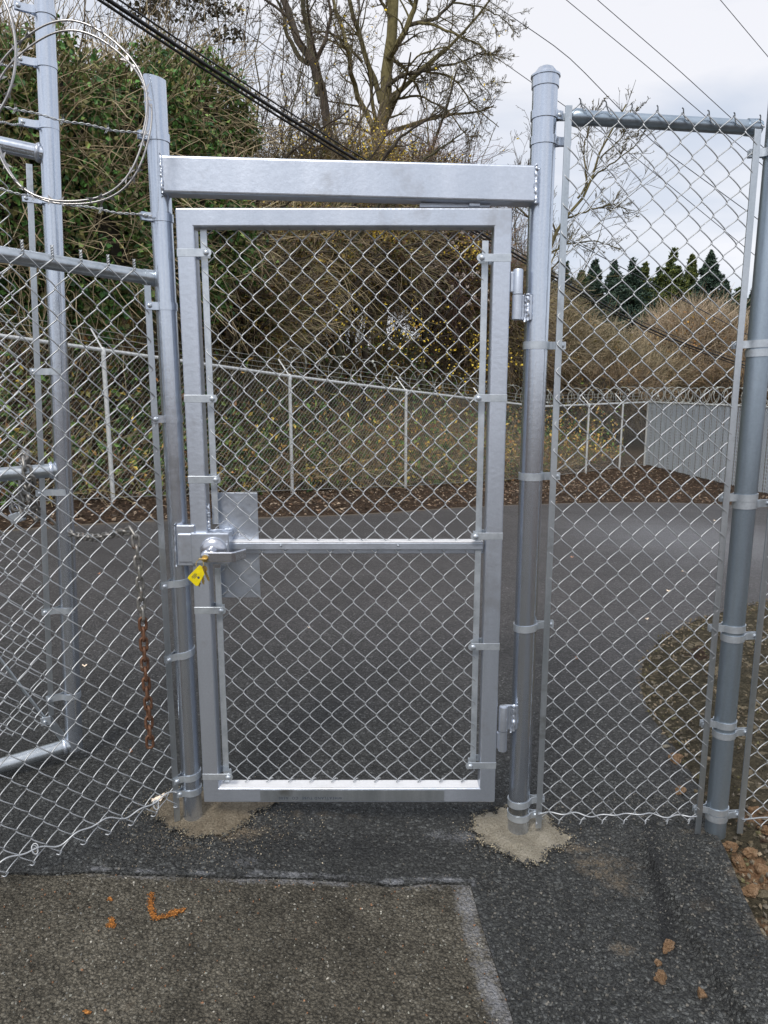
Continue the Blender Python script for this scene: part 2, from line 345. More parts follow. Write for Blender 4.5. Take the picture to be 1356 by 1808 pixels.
def region(name, polys_steps, mat, dz, attr=None, jitter=0, skirt=.03):
    """sheet following the terrain; polys_steps: outline, boundary step, list of (xmin,xmax,ymin,ymax,step) grids"""
    poly, bstep, grids = polys_steps
    B = [np.array(p[:2]) for p in dens([np.array(p[:2]) for p in poly], bstep)]
    if jitter:
        J = np.random.default_rng(5).normal(0, jitter, (len(B), 2)); B = [b + J[i] for i, b in enumerate(B)]
    pts = [tuple(b) for b in B]; nb = len(pts)
    used = []
    for (x0, x1, y0, y1, st) in grids:
        gx, gy = np.meshgrid(np.arange(x0, x1, st), np.arange(y0, y1, st)); gx = gx.ravel(); gy = gy.ravel()
        gx = gx + rng.uniform(-.2, .2, gx.shape) * st; gy = gy + rng.uniform(-.2, .2, gy.shape) * st
        ok = inside(B, gx, gy) & (segdist(B, gx, gy) > .4 * min(st, bstep * 2))
        for u in used: ok &= ~((gx > u[0]) & (gx < u[1]) & (gy > u[2]) & (gy < u[3]))
        used.append((x0, x1, y0, y1)); pts += list(zip(gx[ok], gy[ok]))
    r = geometry.delaunay_2d_cdt([Vector(p) for p in pts], [(i, (i + 1) % nb) for i in range(nb)], [list(range(nb))], 1, 1e-6)
    V = np.array([[v.x, v.y] for v in r[0]]); z = h0(V[:, 0], V[:, 1]) + dz(V[:, 0], V[:, 1])
    C_ = attr(V[:, 0], V[:, 1]) if attr else None
    mb = MB(); mb.raw(np.column_stack([V, z]), np.array([list(f) for f in r[2] if len(f) == 3]), C_)
    Bz = h0([b[0] for b in B], [b[1] for b in B]) + dz(np.array([b[0] for b in B]), np.array([b[1] for b in B]))
    B3 = np.column_stack([B, Bz]); lo = B3.copy(); lo[:, 2] -= skirt
    mb.raw(np.vstack([B3, lo]), np.array([[i, (i + 1) % nb, nb + (i + 1) % nb, nb + i] for i in range(nb)]), None if C_ is None else np.zeros((2 * nb, 3)))
    return mb.build(name, mat, smooth=True, sharp=0)

gl = lambda L_: [UG(*p)[:2] for p in L_]
seam = gl([(0, 1543), (90, 1545), (160, 1541), (250, 1546), (400, 1550), (520, 1552), (640, 1558), (690, 1566), (760, 1560), (830, 1562), (838, 1590), (852, 1640), (880, 1722), (905, 1800)])
rightedge = gl([(1356, 1062), (1300, 1075), (1230, 1095), (1165, 1130), (1135, 1170), (1130, 1215), (1148, 1265), (1190, 1320), (1228, 1380), (1246, 1430), (1262, 1478), (1285, 1530), (1312, 1600), (1345, 1670)])
faredge = gl([(0, 938), (120, 928), (300, 918), (460, 914), (600, 910), (700, 904), (800, 897), (900, 892), (1000, 889), (1100, 887), (1200, 888), (1300, 892), (1356, 896)])
new_poly = [np.array([-2.6, seam[0][1]])] + seam + [np.array([.28, .2]), np.array([.3, -3]), np.array([1.9, -3]), np.array([1.75, .5]), np.array([1.5, 1.35])] + rightedge[::-1] + \
    [np.array([4.2, rightedge[0][1] + .55]), np.array([6.3, rightedge[0][1] + 2.0]), np.array([6.6, 9.0])] + faredge[::-1] + [np.array([-6, faredge[0][1] - 1.2]), np.array([-7, 2.5])]
old_poly = [np.array([-4.5, -3]), np.array([.36, -3]), np.array([.34, .2])] + [s_ + np.array([.03, .03]) for s_ in seam[::-1]] + [np.array([-4.5, seam[0][1] + .03])]
rpost = np.array([.450, 2.12]); lpost = np.array([-.639, 2.12])
def att_new(x, y):
    n = smoothnoise(x, y, .12, 1) * .5 + smoothnoise(x, y, .04, 2) * .5
    ds = segdist(seam[2:10], x, y, False); dr = segdist(seam[10:], x, y, False)
    R = np.clip(1 - np.abs(ds - .012) / .035, 0, 1) * .85 * (x > -.95) * (.8 + .5 * n)
    R = np.maximum(R, np.clip(1 - dr / .05, 0, 1) * .45)
    for (px, py, rx, ry, a) in ((800, 1478, .13, .055, .70), (420, 1525, .12, .05, .55), (720, 1460, .1, .03, .35)):
        g = UG(px, py); R = np.maximum(R, a * np.exp(-(((x - g[0]) / rx) ** 2 + ((y - g[1]) / ry) ** 2)) * (1 + .25 * n))
    R = R * (1.02 + .25 * n)
    g = UG(1150, 950); R = np.maximum(R, .68 * np.exp(-(((x - g[0] - .8) / 3.2) ** 2 + ((y - g[1]) / 3.8) ** 2)) * (1 + .12 * n))  # sky reflection painted as a pale patch in the asphalt colour
    G = np.zeros_like(x)
    for (px, py, rx, ry, a) in ((400, 1470, .22, .07, .55), (330, 1500, .12, .03, .4), (930, 1490, .17, .09, .5), (1100, 1680, .06, .035, .6), (1040, 1560, .05, .07, .35), (1010, 1500, .09, .04, .55), (560, 1440, .28, .06, .42), (1240, 1620, .07, .08, .4),
                                (1230, 1470, .12, .05, .45), (300, 1325, .2, .05, .2), (1075, 1540, .17, .2, .46)):
        g = UG(px, py); G = np.maximum(G, a * np.exp(-(((x - g[0]) / rx) ** 2 + ((y - g[1]) / ry) ** 2)) * (1 + .3 * n))
    G = np.maximum(G, (.38 + .2 * n) * np.exp(-(segdist(rightedge, x, y, False) / .06) ** 2)); 
    G = np.maximum(G, .7 * np.exp(-(segdist(faredge, x, y, False) / .1) ** 2))
    G = G * 1.45
    Bc = np.zeros_like(x)
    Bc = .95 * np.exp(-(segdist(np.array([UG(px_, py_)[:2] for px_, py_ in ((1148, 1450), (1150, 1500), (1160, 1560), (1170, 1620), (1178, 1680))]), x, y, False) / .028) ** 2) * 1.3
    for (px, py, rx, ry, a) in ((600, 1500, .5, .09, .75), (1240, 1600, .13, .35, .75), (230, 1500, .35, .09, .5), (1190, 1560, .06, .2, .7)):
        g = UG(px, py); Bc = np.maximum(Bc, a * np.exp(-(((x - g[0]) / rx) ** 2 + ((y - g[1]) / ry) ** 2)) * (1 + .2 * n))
    return np.column_stack([R, G, Bc]).clip(0, 1)
def att_old(x, y):
    n = smoothnoise(x, y, .2, 4) * .5 + smoothnoise(x, y, .06, 5) * .5
    ds = segdist(seam[2:10], x, y, False); dr = segdist(seam[10:], x, y, False)
    R = np.clip(1.3 - ds / .04, 0, 1) * .78 * (x > -.95) * (.75 + .6 * n); R = np.maximum(R, np.clip(1.3 - np.abs(dr - .03) / .055, 0, 1) * (.66 + .25 * n))
    G = np.clip(.22 + .30 * smoothnoise(x, y, .35, 6), 0, .6); Bc = np.clip(.15 + .35 * smoothnoise(x, y, .3, 8), 0, .55)
    return np.column_stack([R, G, Bc]).clip(0, 1)
def dz_new(x, y):
    g = UG(1155, 1560); lip = .028 * sstep(0, .03, x - (g[0] - .005 + .012 * smoothnoise(x, y, .3, 3))) * sstep(1.1, 1.3, y) * (1 - sstep(2.0, 2.15, y))
    return .006 + .0025 * smoothnoise(x, y, .05, 11) * (1 - sstep(2.3, 2.8, y)) + lip
apron = new_poly
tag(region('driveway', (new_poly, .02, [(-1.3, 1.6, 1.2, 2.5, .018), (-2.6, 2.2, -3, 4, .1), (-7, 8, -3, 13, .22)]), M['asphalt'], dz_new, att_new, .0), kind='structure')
tag(region('old_pavement', (old_poly, .05, [(-1.4, .5, .9, 2.1, .025), (-4.5, .6, -3, 2.1, .15)]), M['oldasphalt'], lambda x, y: .0015 * smoothnoise(x, y, .08, 12) - .002, att_old, 0), kind='structure')

# one soil sheet to the horizon
def axis(lo, hi, dens_lo, dens_hi, st, far):
    a = list(np.arange(dens_lo, dens_hi + 1e-6, st)); s_ = st; p = dens_hi
    while p < hi: s_ *= 1.25; p = p + min(s_, far); a.append(p)
    s_ = st; p = dens_lo
    while p > lo: s_ *= 1.25; p = p - min(s_, far); a.insert(0, p)
    return np.array(a)
gx = axis(-1500, 1500, -3, 4.5, .15, 200); gy = axis(-600, 2200, .5, 12, .15, 200)
GX, GY = np.meshgrid(gx, gy); gz = h(GX, GY)
allp = [p for p in new_poly]
hole = inside(new_poly, GX, GY) | inside(old_poly, GX, GY)
dd = np.minimum(segdist(new_poly, GX, GY), 9)
rough = .02 * smoothnoise(GX, GY, .25, 21) + .012 * rng.normal(size=GX.shape)
gz = np.where(hole, gz - .03 - .12 * sstep(.1, .5, dd), gz + np.where(GY < 30, rough * sstep(0, .3, dd), 0) - .004)
hillr = 9 * sstep(45, 160, GY) * sstep(-10, 60, GX + 30)     # land rising behind the conifers
gz = gz + hillr
ni, nj = GX.shape; idx = np.arange(ni * nj).reshape(ni, nj)
mb = MB(); mb.raw(np.stack([GX, GY, gz], -1).reshape(-1, 3), np.stack([idx[:-1, :-1], idx[:-1, 1:], idx[1:, 1:], idx[1:, :-1]], -1).reshape(-1, 4))
tag(mb.build('ground', M['soil'], smooth=True, sharp=0), kind='structure')
# stony verge to the right of the driveway
verge = [p + np.array([-.02, -.0]) for p in rightedge] + [np.array([1.52, 1.3]), np.array([1.78, .5]), np.array([4, .5]), np.array([6, 4]), np.array([6.2, rightedge[0][1] + 1.6]), np.array([4.2, rightedge[0][1] + .5])]
def att_verge(x, y):
    c = np.zeros_like(x)
    for (px, py, rx, ry, a) in ((1335, 1540, .10, .12, .75), (1350, 1450, .16, .08, .62), (1235, 1400, .10, .05, .5), (1200, 1350, .1, .06, .45), (1350, 1640, .05, .07, .6)):
        g = UG(px, py); c = np.maximum(c, a * np.exp(-(((x - g[0]) / rx) ** 2 + ((y - g[1]) / ry) ** 2)))
    return np.column_stack([c, c * 0, c * 0])
tag(region('verge', (verge, .03, [(1, 3.2, 1.1, 5.2, .035), (1, 6.2, .5, 7, .2)]), M['dirt'],
    lambda x, y: -.001 + .05 * sstep(0, .25, segdist(rightedge, x, y, False)) * (.5 + .6 * smoothnoise(x, y, .16, 31)) + .012 * smoothnoise(x, y, .03, 32) * sstep(0, .1, segdist(rightedge, x, y, False)), att_verge, .004, .0), kind='structure')

# ------------------------------------------------------------------ chain link
W_, H_ = .0718, .0775
def chainlink(A, B, z0, z1, r=.0019, ppt=6, sides=5, dz=None, W=W_, H=H_, depth=.0042, skip=None, rows=None):
    A = np.array(A[:2], float); B = np.array(B[:2], float); L = np.linalg.norm(B - A); e = (B - A) / L; nn = np.array([-e[1], e[0]])
    nw = max(2, int(round(L / (W / 2)))); w2 = L / nw; nr = int(round((z1 - z0) / (H / 2))); 
    if nr % 2 != (nw % 2): pass
    h2 = (z1 - z0) / nr; k = np.arange(nw)[:, None]; j = np.arange(nr * ppt + 1)[None, :] / ppt
    jf = np.floor(j).astype(int); u = j - jf
    side0 = (jf + k) % 2; s0 = k + side0; s1 = k + 1 - side0                 # column at the start and end of each half step
    uu = np.clip((u - .06) / .88, 0, 1); x = (s0 + (s1 - s0) * uu) * w2
    ov = r * .9; x = x + np.where(side0 == 1, 1, -1) * ov * (1 - 2 * uu)    # hooks overlap the neighbouring wire
    off = depth * np.sin(np.pi * u) * np.where(side0 == 0, 1, -1)
    z = z0 + j * h2 + np.zeros_like(x)
    P = np.stack([A[0] + e[0] * x + nn[0] * off, A[1] + e[1] * x + nn[1] * off, z], -1)
    if sides > 3: P[..., 0] += .0022 * np.sin(P[..., 2] * 6.1 + x * 9); P[..., 2] += .0022 * np.sin(x * 14 + 2 * np.sin(z * 4)); P[..., 1] += .004 * np.sin(x * 5 + z * 3)
    if dz is not None: P[..., 2] += dz(x / L, z)
    mb = MB(); mb.tubes(P, r, sides); return mb
def knuckles(mb, A, B, z, up, r=.0019, twist=False, phase=0, dzf=None):
    A = np.array(A[:2], float); B = np.array(B[:2], float); L = np.linalg.norm(B - A); e = (B - A) / L; nn = np.array([-e[1], e[0]])
    nw = max(2, int(round(L / (W_ / 2)))); w2 = L / nw
    for k in range(phase, nw + 1, 2):
        c = A + e * k * w2; zz = z + (dzf(k / nw) if dzf else 0)
        if twist:
            for sgn in (0, math.pi):
                t = np.linspace(0, 1, 13); a = t * 4.2 * math.pi + sgn
                P = np.stack([c[0] + e[0] * .003 * np.cos(a) + nn[0] * .003 * np.sin(a), c[1] + e[1] * .003 * np.cos(a) + nn[1] * .003 * np.sin(a), zz + up * .028 * t], -1)
                P[-1] += np.array([e[0], e[1], 0]) * .006 * (1 if sgn else -1); mb.tubes(P, r, 5)
        else:
            g = random.uniform(.7, 1.2)
            a = np.linspace(-.4, 1, 9); P = np.stack([c[0] + e[0] * .016 * a * g + nn[0] * .008 * np.sin(a * 3), c[1] + e[1] * .016 * a * g + nn[1] * .008 * np.sin(a * 3), zz + up * (-.002 - .024 * a * g * (a > 0) + .006 * (a < 0))], -1)
            mb.tubes(P, r, 5)

# ------------------------------------------------------------------ fittings
def ribbon(path, zc, hgt, t, closed=False):
    p = np.array(path, float); n = len(p); mbv = []
    T = np.roll(p, -1, 0) - np.roll(p, 1, 0)
    if not closed: T[0] = p[1] - p[0]; T[-1] = p[-1] - p[-2]
    T /= np.linalg.norm(T, axis=1, keepdims=True); nn = np.column_stack([-T[:, 1], T[:, 0]])
    o = p + nn * t; V = []
    zc = np.broadcast_to(zc, (n,))
    for q, zz in ((p, -1), (o, -1), (o, 1), (p, 1)): V.append(np.column_stack([q, zc + zz * hgt / 2]))
    V = np.vstack(V); Fs = []
    m = n if closed else n - 1
    for a, b in ((0, 1), (1, 2), (2, 3), (3, 0)):
        for i in range(m): j = (i + 1) % n; Fs.append([a * n + i, a * n + j, b * n + j, b * n + i])
    if not closed: Fs += [[0, n, 2 * n, 3 * n], [n - 1, 4 * n - 1, 3 * n - 1, 2 * n - 1]]
    mb = MB(); mb.raw(V, Fs); return mb
def bolt(c, d, parent, r=.0075, mat=None):
    d = np.array(d, float) / np.linalg.norm(d); X = np.cross(d, (0, 0, 1)); X /= np.linalg.norm(X); Z = np.cross(X, d)
    mb = MB(); mb.lathe(c, [(r * .95, -.014), (r * .95, -.009), (.004, -.009), (.004, 0), (r, .0), (r * .95, .002), (r * .65, .0042), (r * .25, .0052)], 12, (X, Z, d)) 
    mb.build('bolt', mat or M['band'], parent, smooth=True)
def band_round(c, r, z, direc, length, parent, mat='band', tilt=0, hgt=.022, name='tension_band', boltside=None):
    d = nrm2(direc); n = np.array([-d[1], d[0]]); c = np.array(c[:2], float); rr = r + .0008; g = .0045
    al = math.asin((g + .002) / rr); a0 = math.atan2(d[1], d[0])
    path = [c + d * (rr + length) + n * g]
    path += [c + d * (rr + .012) + n * g]
    for a in np.linspace(al + .12, 2 * math.pi - al - .12, 30): path.append(c + rr * np.array([math.cos(a0 + a), math.sin(a0 + a)]))
    path += [c + d * (rr + .012) - n * g, c + d * (rr + length) - n * g]
    path = np.array(path)[::-1]
    zc = z + tilt * ((path - c) @ d)
    b = ribbon(path, zc, hgt, .0022).build(name, M[mat], parent, smooth=True, sharp=50)
    bs = -n if (-n)[1] < n[1] else n
    e = c + d * (rr + length - .011); 
    bolt(np.array([*(e + bs * (g + .0022)), z + tilt * (rr + length)]), (*bs, 0), b)
    return b
def band_square(c, a, z, sx, length, parent, hgt=.022):
    """strap round the square stile: centre c, half width a, lug towards sx (+1 or -1)"""
    q = a + .0006; y0, y1 = c[1] - q, c[1] + q
    path = [(c[0] + sx * (q + length), y0), (c[0] - sx * q, y0), (c[0] - sx * q, y1), (c[0] + sx * (q + .006), y1), (c[0] + sx * (q + .014), c[1] + .006), (c[0] + sx * (q + length), c[1] + .006)]
    path = np.array(path)
    if sx < 0: path = path[::-1]
    b = ribbon(path[::-1], z, hgt, .0024).build('tension_band', M['band'], parent, bevel=.001)
    # rounded lug end and bolt
    ex = c[0] + sx * (q + length); mb = MB(); n = 9
    arc = [(ex + sx * .011 * math.cos(t), y0, z + .011 * math.sin(t)) for t in np.linspace(-math.pi / 2, math.pi / 2, n)]
    if sx > 0: arc = arc[::-1]
    mb.prism(arc, (0, -.0024, 0)); mb.build('lug', M['band'], b)
    bolt((ex - sx * .004, y0 - .0024, z), (0, -1, 0), b, .0085); return b

# ------------------------------------------------------------------ the gateway: two posts and the beam welded between them
GY_ = 2.12
zt_l = U(275, 138, GY_)[2]; zt_r = U(963, 150, GY_)[2]; zl0 = float(h0(*lpost)[0]); zr0 = float(h0(*rpost)[0])
gw = thing('gateway', 'silver painted steel gateway of two round posts joined by a square cross beam', 'gateway', (-.1, GY_, 0))
RL, RR = .0305, .0350
t = MB()
s_ = 28; th = [2 * math.pi * i / s_ for i in range(s_)]
V = []
for rr_, zz in ((RL, zl0 - .2), (RL, None), (RL - .004, None), (RL - .004, zt_l - .4)):
    for a in th: V.append((lpost[0] + rr_ * math.cos(a), lpost[1] + rr_ * math.sin(a), zz if zz is not None else zt_l - .006 * math.cos(a) + .002 * math.sin(a)))
t.raw(V, [[j * s_ + q, j * s_ + (q + 1) % s_, (j + 1) * s_ + (q + 1) % s_, (j + 1) * s_ + q] for j in range(3) for q in range(s_)])
pl = t.build('post', M['paint_post'], gw, smooth=True); pl['label'] = 'narrower open-topped round post'
pr = MB().cyl((rpost[0], rpost[1], zr0 - .2), (rpost[0], rpost[1], zt_r), RR, 32).build('post', M['paint_post'], gw, smooth=True); pr['label'] = 'thicker round post with domed cap'
cz = U(963, 156, GY_)[2]; ct = U(963, 138, GY_)[2]; R2 = RR + .0028
MB().lathe((rpost[0], rpost[1], 0), [(RR, cz), (R2, cz), (R2, ct), (R2 + .003, ct + .001), (R2 + .003, ct + .006), (R2 - .006, ct + .009), (R2 - .009, ct + .016), (R2 - .016, ct + .025), (R2 - .026, ct + .030), (.003, ct + .032)], 32).build('post_cap', M['paint_post'], pr, smooth=True, sharp=45)
# beam
bl, br = U(292, 273, GY_ - .05), U(950, 291, GY_ - .05); bl2, br2 = U(292, 345, GY_ - .05), U(950, 355, GY_ - .05)
x0, x1 = lpost[0] + RL * .55, rpost[0] - RR * .6
y0, y1 = GY_ - .050, GY_ + .012
bh = .098; zL = bl[2]; zR = br[2]
mb = MB(); mb.hexa([(x0, y0, zL - bh), (x1, y0, zR - bh), (x1, y1, zR - bh), (x0, y1, zL - bh), (x0, y0, zL), (x1, y0, zR), (x1, y1, zR), (x0, y1, zL)])
bm_ = mb.build('cross_beam', M['paint'], gw, bevel=.006, seg=3)
def weld(p0, p1, rad, parent, n=26, seed=1):
    r = np.random.default_rng(seed); p0 = np.array(p0); p1 = np.array(p1); mb = MB()
    P = p0 + (p1 - p0) * np.linspace(0, 1, n)[:, None] + r.normal(0, rad * .22, (n, 3)); R = rad * r.uniform(.65, 1.25, n)
    mb.tubes(P[None], R[None, :], 8, cap=True); mb.build('weld_bead', M['paint'], parent, smooth=True, sharp=0)
weld((x0 + .004, y0 - .001, zL + .003), (x0 + .004, y0 - .001, zL - bh), .0042, bm_, 30, 2)
weld((x0 + .002, y0, zL - bh), (x0 + .002, y1 - .01, zL - bh), .004, bm_, 16, 3)
weld((x1 - .006, y0 - .001, zR), (x1 - .004, y0 - .001, zR - bh - .002), .0048, bm_, 26, 5)
# gate stop under the beam
sx = U(790, 352, GY_); zb = zL + (zR - zL) * (sx[0] - x0) / (x1 - x0) - bh
MB().box((sx[0] + .02, GY_ - .012, zb - .005), (.20, .012, .010)).box((sx[0] + .075, GY_ - .016, zb - .005), (.03, .028, .0098)).build('stop_plate', M['paint'], bm_)
# bands of the posts
dirR = np.array([1.0, 0.0])
LP_dir = nrm2((-1, -.80))
for y_, ln, ti in ((1375, .030, -.1), (1402, .022, 0), (1157, .034, -.2), (1030, .034, -.12), (740, .032, 0), (540, .032, 0), (382, .030, 0), (238, .024, 0)):
    band_round(lpost, RL, U(339 - (1375 - y_) * .052, y_, GY_ - RL)[2], LP_dir, ln, pl, 'band' if y_ > 900 else 'paint_post', tilt=ti)
for y_, ln, m_ in ((196, .016, 'paint_post'), (243, .042, 'paint_post'), (609, .052, 'band'), (843, .052, 'band'), (1112, .052, 'band'), (1424, .048, 'band'), (1448, .030, 'band')):
    band_round(rpost, RR, U(963 - (y_ - 200) * .04, y_, GY_ - RR)[2], dirR, ln, pr, m_, tilt=.10 if y_ in (1424, 1112) else 0)
# strike keeper on the latch post
kp = U(316, 928, GY_ - .05); k2 = U(338, 1000, GY_ - .05)
mb = MB(); kx = (lpost[0] + .008)
mb.box(((kx + k2[0]) / 2 + .006, GY_ - .034, (kp[2] + k2[2]) / 2), (k2[0] - kx + .014, .022, kp[2] - k2[2])); mb.build('strike_box', M['paint'], pl, bevel=.003)
weld((kx - .006, GY_ - .04, kp[2] + .002), (kx - .008, GY_ - .04, k2[2] - .004), .003, pl, 20, 12)

# ------------------------------------------------------------------ gate leaf
YF = 2.082; YB = YF + .0508; a_ = .0254
TL, TR, BR, BL = U(311, 364, YF), U(907, 369, YF), U(872, 1414, YF), U(358, 1420, YF)
xl = (TL[0] + BL[0]) / 2; xr = (TR[0] + BR[0]) / 2; ztop = (TL[2] + TR[2]) / 2; zbot = (BL[2] + BR[2]) / 2
leaf = thing('pedestrian_gate', 'closed silver square-tube gate filled with chain link mesh below the cross beam', 'gate', (xl, YF, zbot))
def miter(p0, p1, axis_, w, inner_sign):
    """square tube with mitred ends, outer edge p0-p1"""
    pass
w = .0508
def leafx(xo, z): return xo
mb = MB()
def frame_piece(o0, o1, i1, i0, name, mat, sub=None):
    mb = MB(); mb.hexa([(o0[0], YF, o0[1]), (o1[0], YF, o1[1]), (o1[0], YB, o1[1]), (o0[0], YB, o0[1]), (i0[0], YF, i0[1]), (i1[0], YF, i1[1]), (i1[0], YB, i1[1]), (i0[0], YB, i0[1])])
    return mb.build(name, mat, leaf, bevel=.0045, seg=3)
oL, oR, oB, oT = xl, xr, zbot, ztop
O_ = [(oL, oB), (oR, oB), (oR, oT), (oL, oT)]; I_ = [(oL + w, oB + w), (oR - w, oB + w), (oR - w, oT - w), (oL + w, oT - w)]
V = [(p[0], yy, p[1]) for yy in (YF, YB) for ring in (O_, I_) for p in ring]; Fs = []
for i in range(4):
    j = (i + 1) % 4; Fs += [[i, j, 4 + j, 4 + i], [8 + j, 8 + i, 12 + i, 12 + j], [j, i, 8 + i, 8 + j], [4 + i, 4 + j, 12 + j, 12 + i]]
stl = str_ = MB().raw(V, Fs).build('frame', M['paint'], leaf, bevel=.0045, seg=3)
rb = MB().box(((oL + oR) / 2 + .01, YF - .0004, oB + w / 2), (.60, .001, w - .011)).build('bare_zinc_face', M['galv'], stl); rb['label'] = 'unpainted blue-grey stretch of the bottom rail with faded stencil'
MB().box(((oL + oR) / 2, (YF + YB) / 2, oB + w + .0008), (oR - oL - 2 * w - .002, w - .008, .0014)).build('rail_top_sheen', M['white'], stl)  # white sheet paints in the sky reflection on the rail top
# stencilled marks on the bottom rail (they read upside down)
cu = bpy.data.curves.new('stencil_text', 'FONT'); cu.body = 'WHEATLAND TUBE  CO  A500'; cu.size = .0125; cu.space_character = 1.25; cu.align_x = 'CENTER'; cu.align_y = 'CENTER'; cu.extrude = .00008
to = bpy.data.objects.new('stencil_text', cu); col.objects.link(to)
dg = bpy.context.evaluated_depsgraph_get(); me = bpy.data.meshes.new_from_object(to.evaluated_get(dg)); bpy.data.objects.remove(to)
so = bpy.data.objects.new('stencil_text', me); col.objects.link(so); me.materials.clear(); me.materials.append(M['ink']); so.parent = stl
sp_ = U(548, 1409, YF - .0014); so.location = Vector(sp_) - leaf.location; so.rotation_euler = (D2R(90), D2R(180), 0)
# inner upright channel beside each stile (the pale strip) and tension bars
YM = YF + .030
bx1 = U(366, 700, YM)[0]; bx2 = U(850, 700, YM)[0]
xbL = oL + w + .0195; xbR = oR - w - .0195
def flatbar(x, z0, z1, parent, y=YM, mat='band', wd=.019, ax=None, name='tension_bar'):
    MB().box((x, y, (z0 + z1) / 2), (wd, .005, z1 - z0)).build(name, M[mat], parent, bevel=.001)
zz = lambda y_, px=366: U(px, y_, YM)[2]
flatbar(xbL, zz(925), zz(397), leaf); flatbar(xbL, oB + w + .004, zz(1003), leaf); flatbar(xbR, zz(1352, 840), zz(425, 862), leaf)
for y_ in (446, 704, 847, 1078, 1372): band_square((oL + a_, YF + a_), a_, U(340, y_, YF)[2], 1, .036, stl)
for y_ in (455, 703, 947, 1142, 1352): band_square((oR - a_, YF + a_), a_, U(880, y_, YF)[2], -1, .036, str_)
# mesh: upper and lower fabric are one sheet, notched around the lock plate
ml, mr = xbL - .004, xbR + .002
mzt = U(600, 402, YM)[2]; mzb = oB + w + .010
mm = chainlink((ml, YM + .001), (mr, YM + .001), mzb, mzt  , .00178)
knuckles(mm, (ml, YM), (mr, YM), mzb, -1 * .3, phase=0); 
mm.build('mesh', M['wire'], leaf, smooth=True, sharp=0)
# middle rail and lock
zmt, zmb = U(600, 950, YB)[2], U(600, 978, YB)[2]
mid = MB().box(((oL + w + oR - w) / 2 + .02, YB - .006, (zmt + zmb) / 2 - .006), (oR - oL - 2 * w - .045, .022, .030)).build('middle_rail', M['paint'], leaf, bevel=.003)
MB().box(((oL + w + oR - w) / 2 + .02, YB - .020, (zmt + zmb) / 2 + .006), (oR - oL - 2 * w - .05, .020, .022)).build('channel', M['paint'], mid, bevel=.002)
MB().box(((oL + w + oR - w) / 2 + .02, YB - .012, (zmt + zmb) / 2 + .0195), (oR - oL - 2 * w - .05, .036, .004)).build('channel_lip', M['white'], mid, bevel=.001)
for px_ in (496, 703): bolt((U(px_, 963, YB - .03)[0], YB - .030, (zmt + zmb) / 2 + .009), (0, -1, 0), mid, .0035)
c0, c1 = U(384, 870, YB + .002), U(460, 1055, YB + .002)
bp = MB().box(((c0[0] + c1[0]) / 2, YB + .004, (c0[2] + c1[2]) / 2), (c1[0] - c0[0], .003, c0[2] - c1[2])).build('shield_plate', M['paint'], leaf, bevel=.001)
l0, l1 = U(317, 941, YF - .012), U(406, 996, YF - .012)
lk = MB().box(((oL + .002 + l1[0]) / 2, YF + .018, (l0[2] + l1[2]) / 2), (l1[0] - oL - .002, .066, l0[2] - l1[2])).build('lock_box', M['paint'], leaf, bevel=.004, seg=3)
MB().box(((l0[0] + oL) / 2 + .008, YF - .008, (l0[2] + l1[2]) / 2 + .001), (oL - l0[0] + .030, .008, l0[2] - l1[2] - .008)).build('strike_cover', M['paint'], lk, bevel=.003)
weld((oL + w + .003, YF + .012, l0[2] + .003), (l1[0] - .004, YF + .03, l0[2] + .003), .003, lk, 14, 15)
weld((oL + w + .004, YF + .008, l0[2] + .006), (oL + w + .004, YF + .008, l0[2] + .085), .0045, lk, 26, 16)
rc = U(376, 972, YF - .02); Xz = ((1, 0, 0), (0, 0, 1), (0, -1, 0))
rc = np.array([rc[0], YF - .0155, rc[2]])
rose = MB().lathe(rc, [(.040, 0), (.0405, .004), (.039, .008), (.034, .013), (.027, .0165), (.018, .019)], 40, Xz).build('rose', M['chrome'], lk, smooth=True, sharp=60)
MB().lathe(rc + np.array([0, -.018, 0]), [(.0165, 0), (.0155, .012), (.0150, .030), (.0145, .040)], 30, Xz).build('spindle', M['chrome'], rose, smooth=True)
ly = rc[1] - .058
lev = MB()
a0 = rc + np.array([-.002, 0, -.004]); armz = .0135
pth = [(rc[0] - .014, ly), (rc[0] + .002, ly - .003), (rc[0] + .070, ly - .003), (rc[0] + .074, ly), (rc[0] + .098, ly + .040)]
rb_ = ribbon([np.array(q) for q in pth][::-1], rc[2] - .006, .031, .009); lever = rb_.build('lever_handle', M['chrome'], lk, bevel=.003)
MB().lathe((rc[0] - .006, ly + .014, rc[2] - .006), [(.0185, 0), (.0185, .018), (.016, .024), (.012, .026)], 30, Xz).build('lever_hub', M['chrome'], lever, smooth=True)
MB().lathe((rc[0] - .007, ly - .0121, rc[2] - .007), [(.0095, 0), (.0095, .0025), (.007, .003)], 20, Xz).build('key_cylinder', M['brass'], lever, smooth=True)
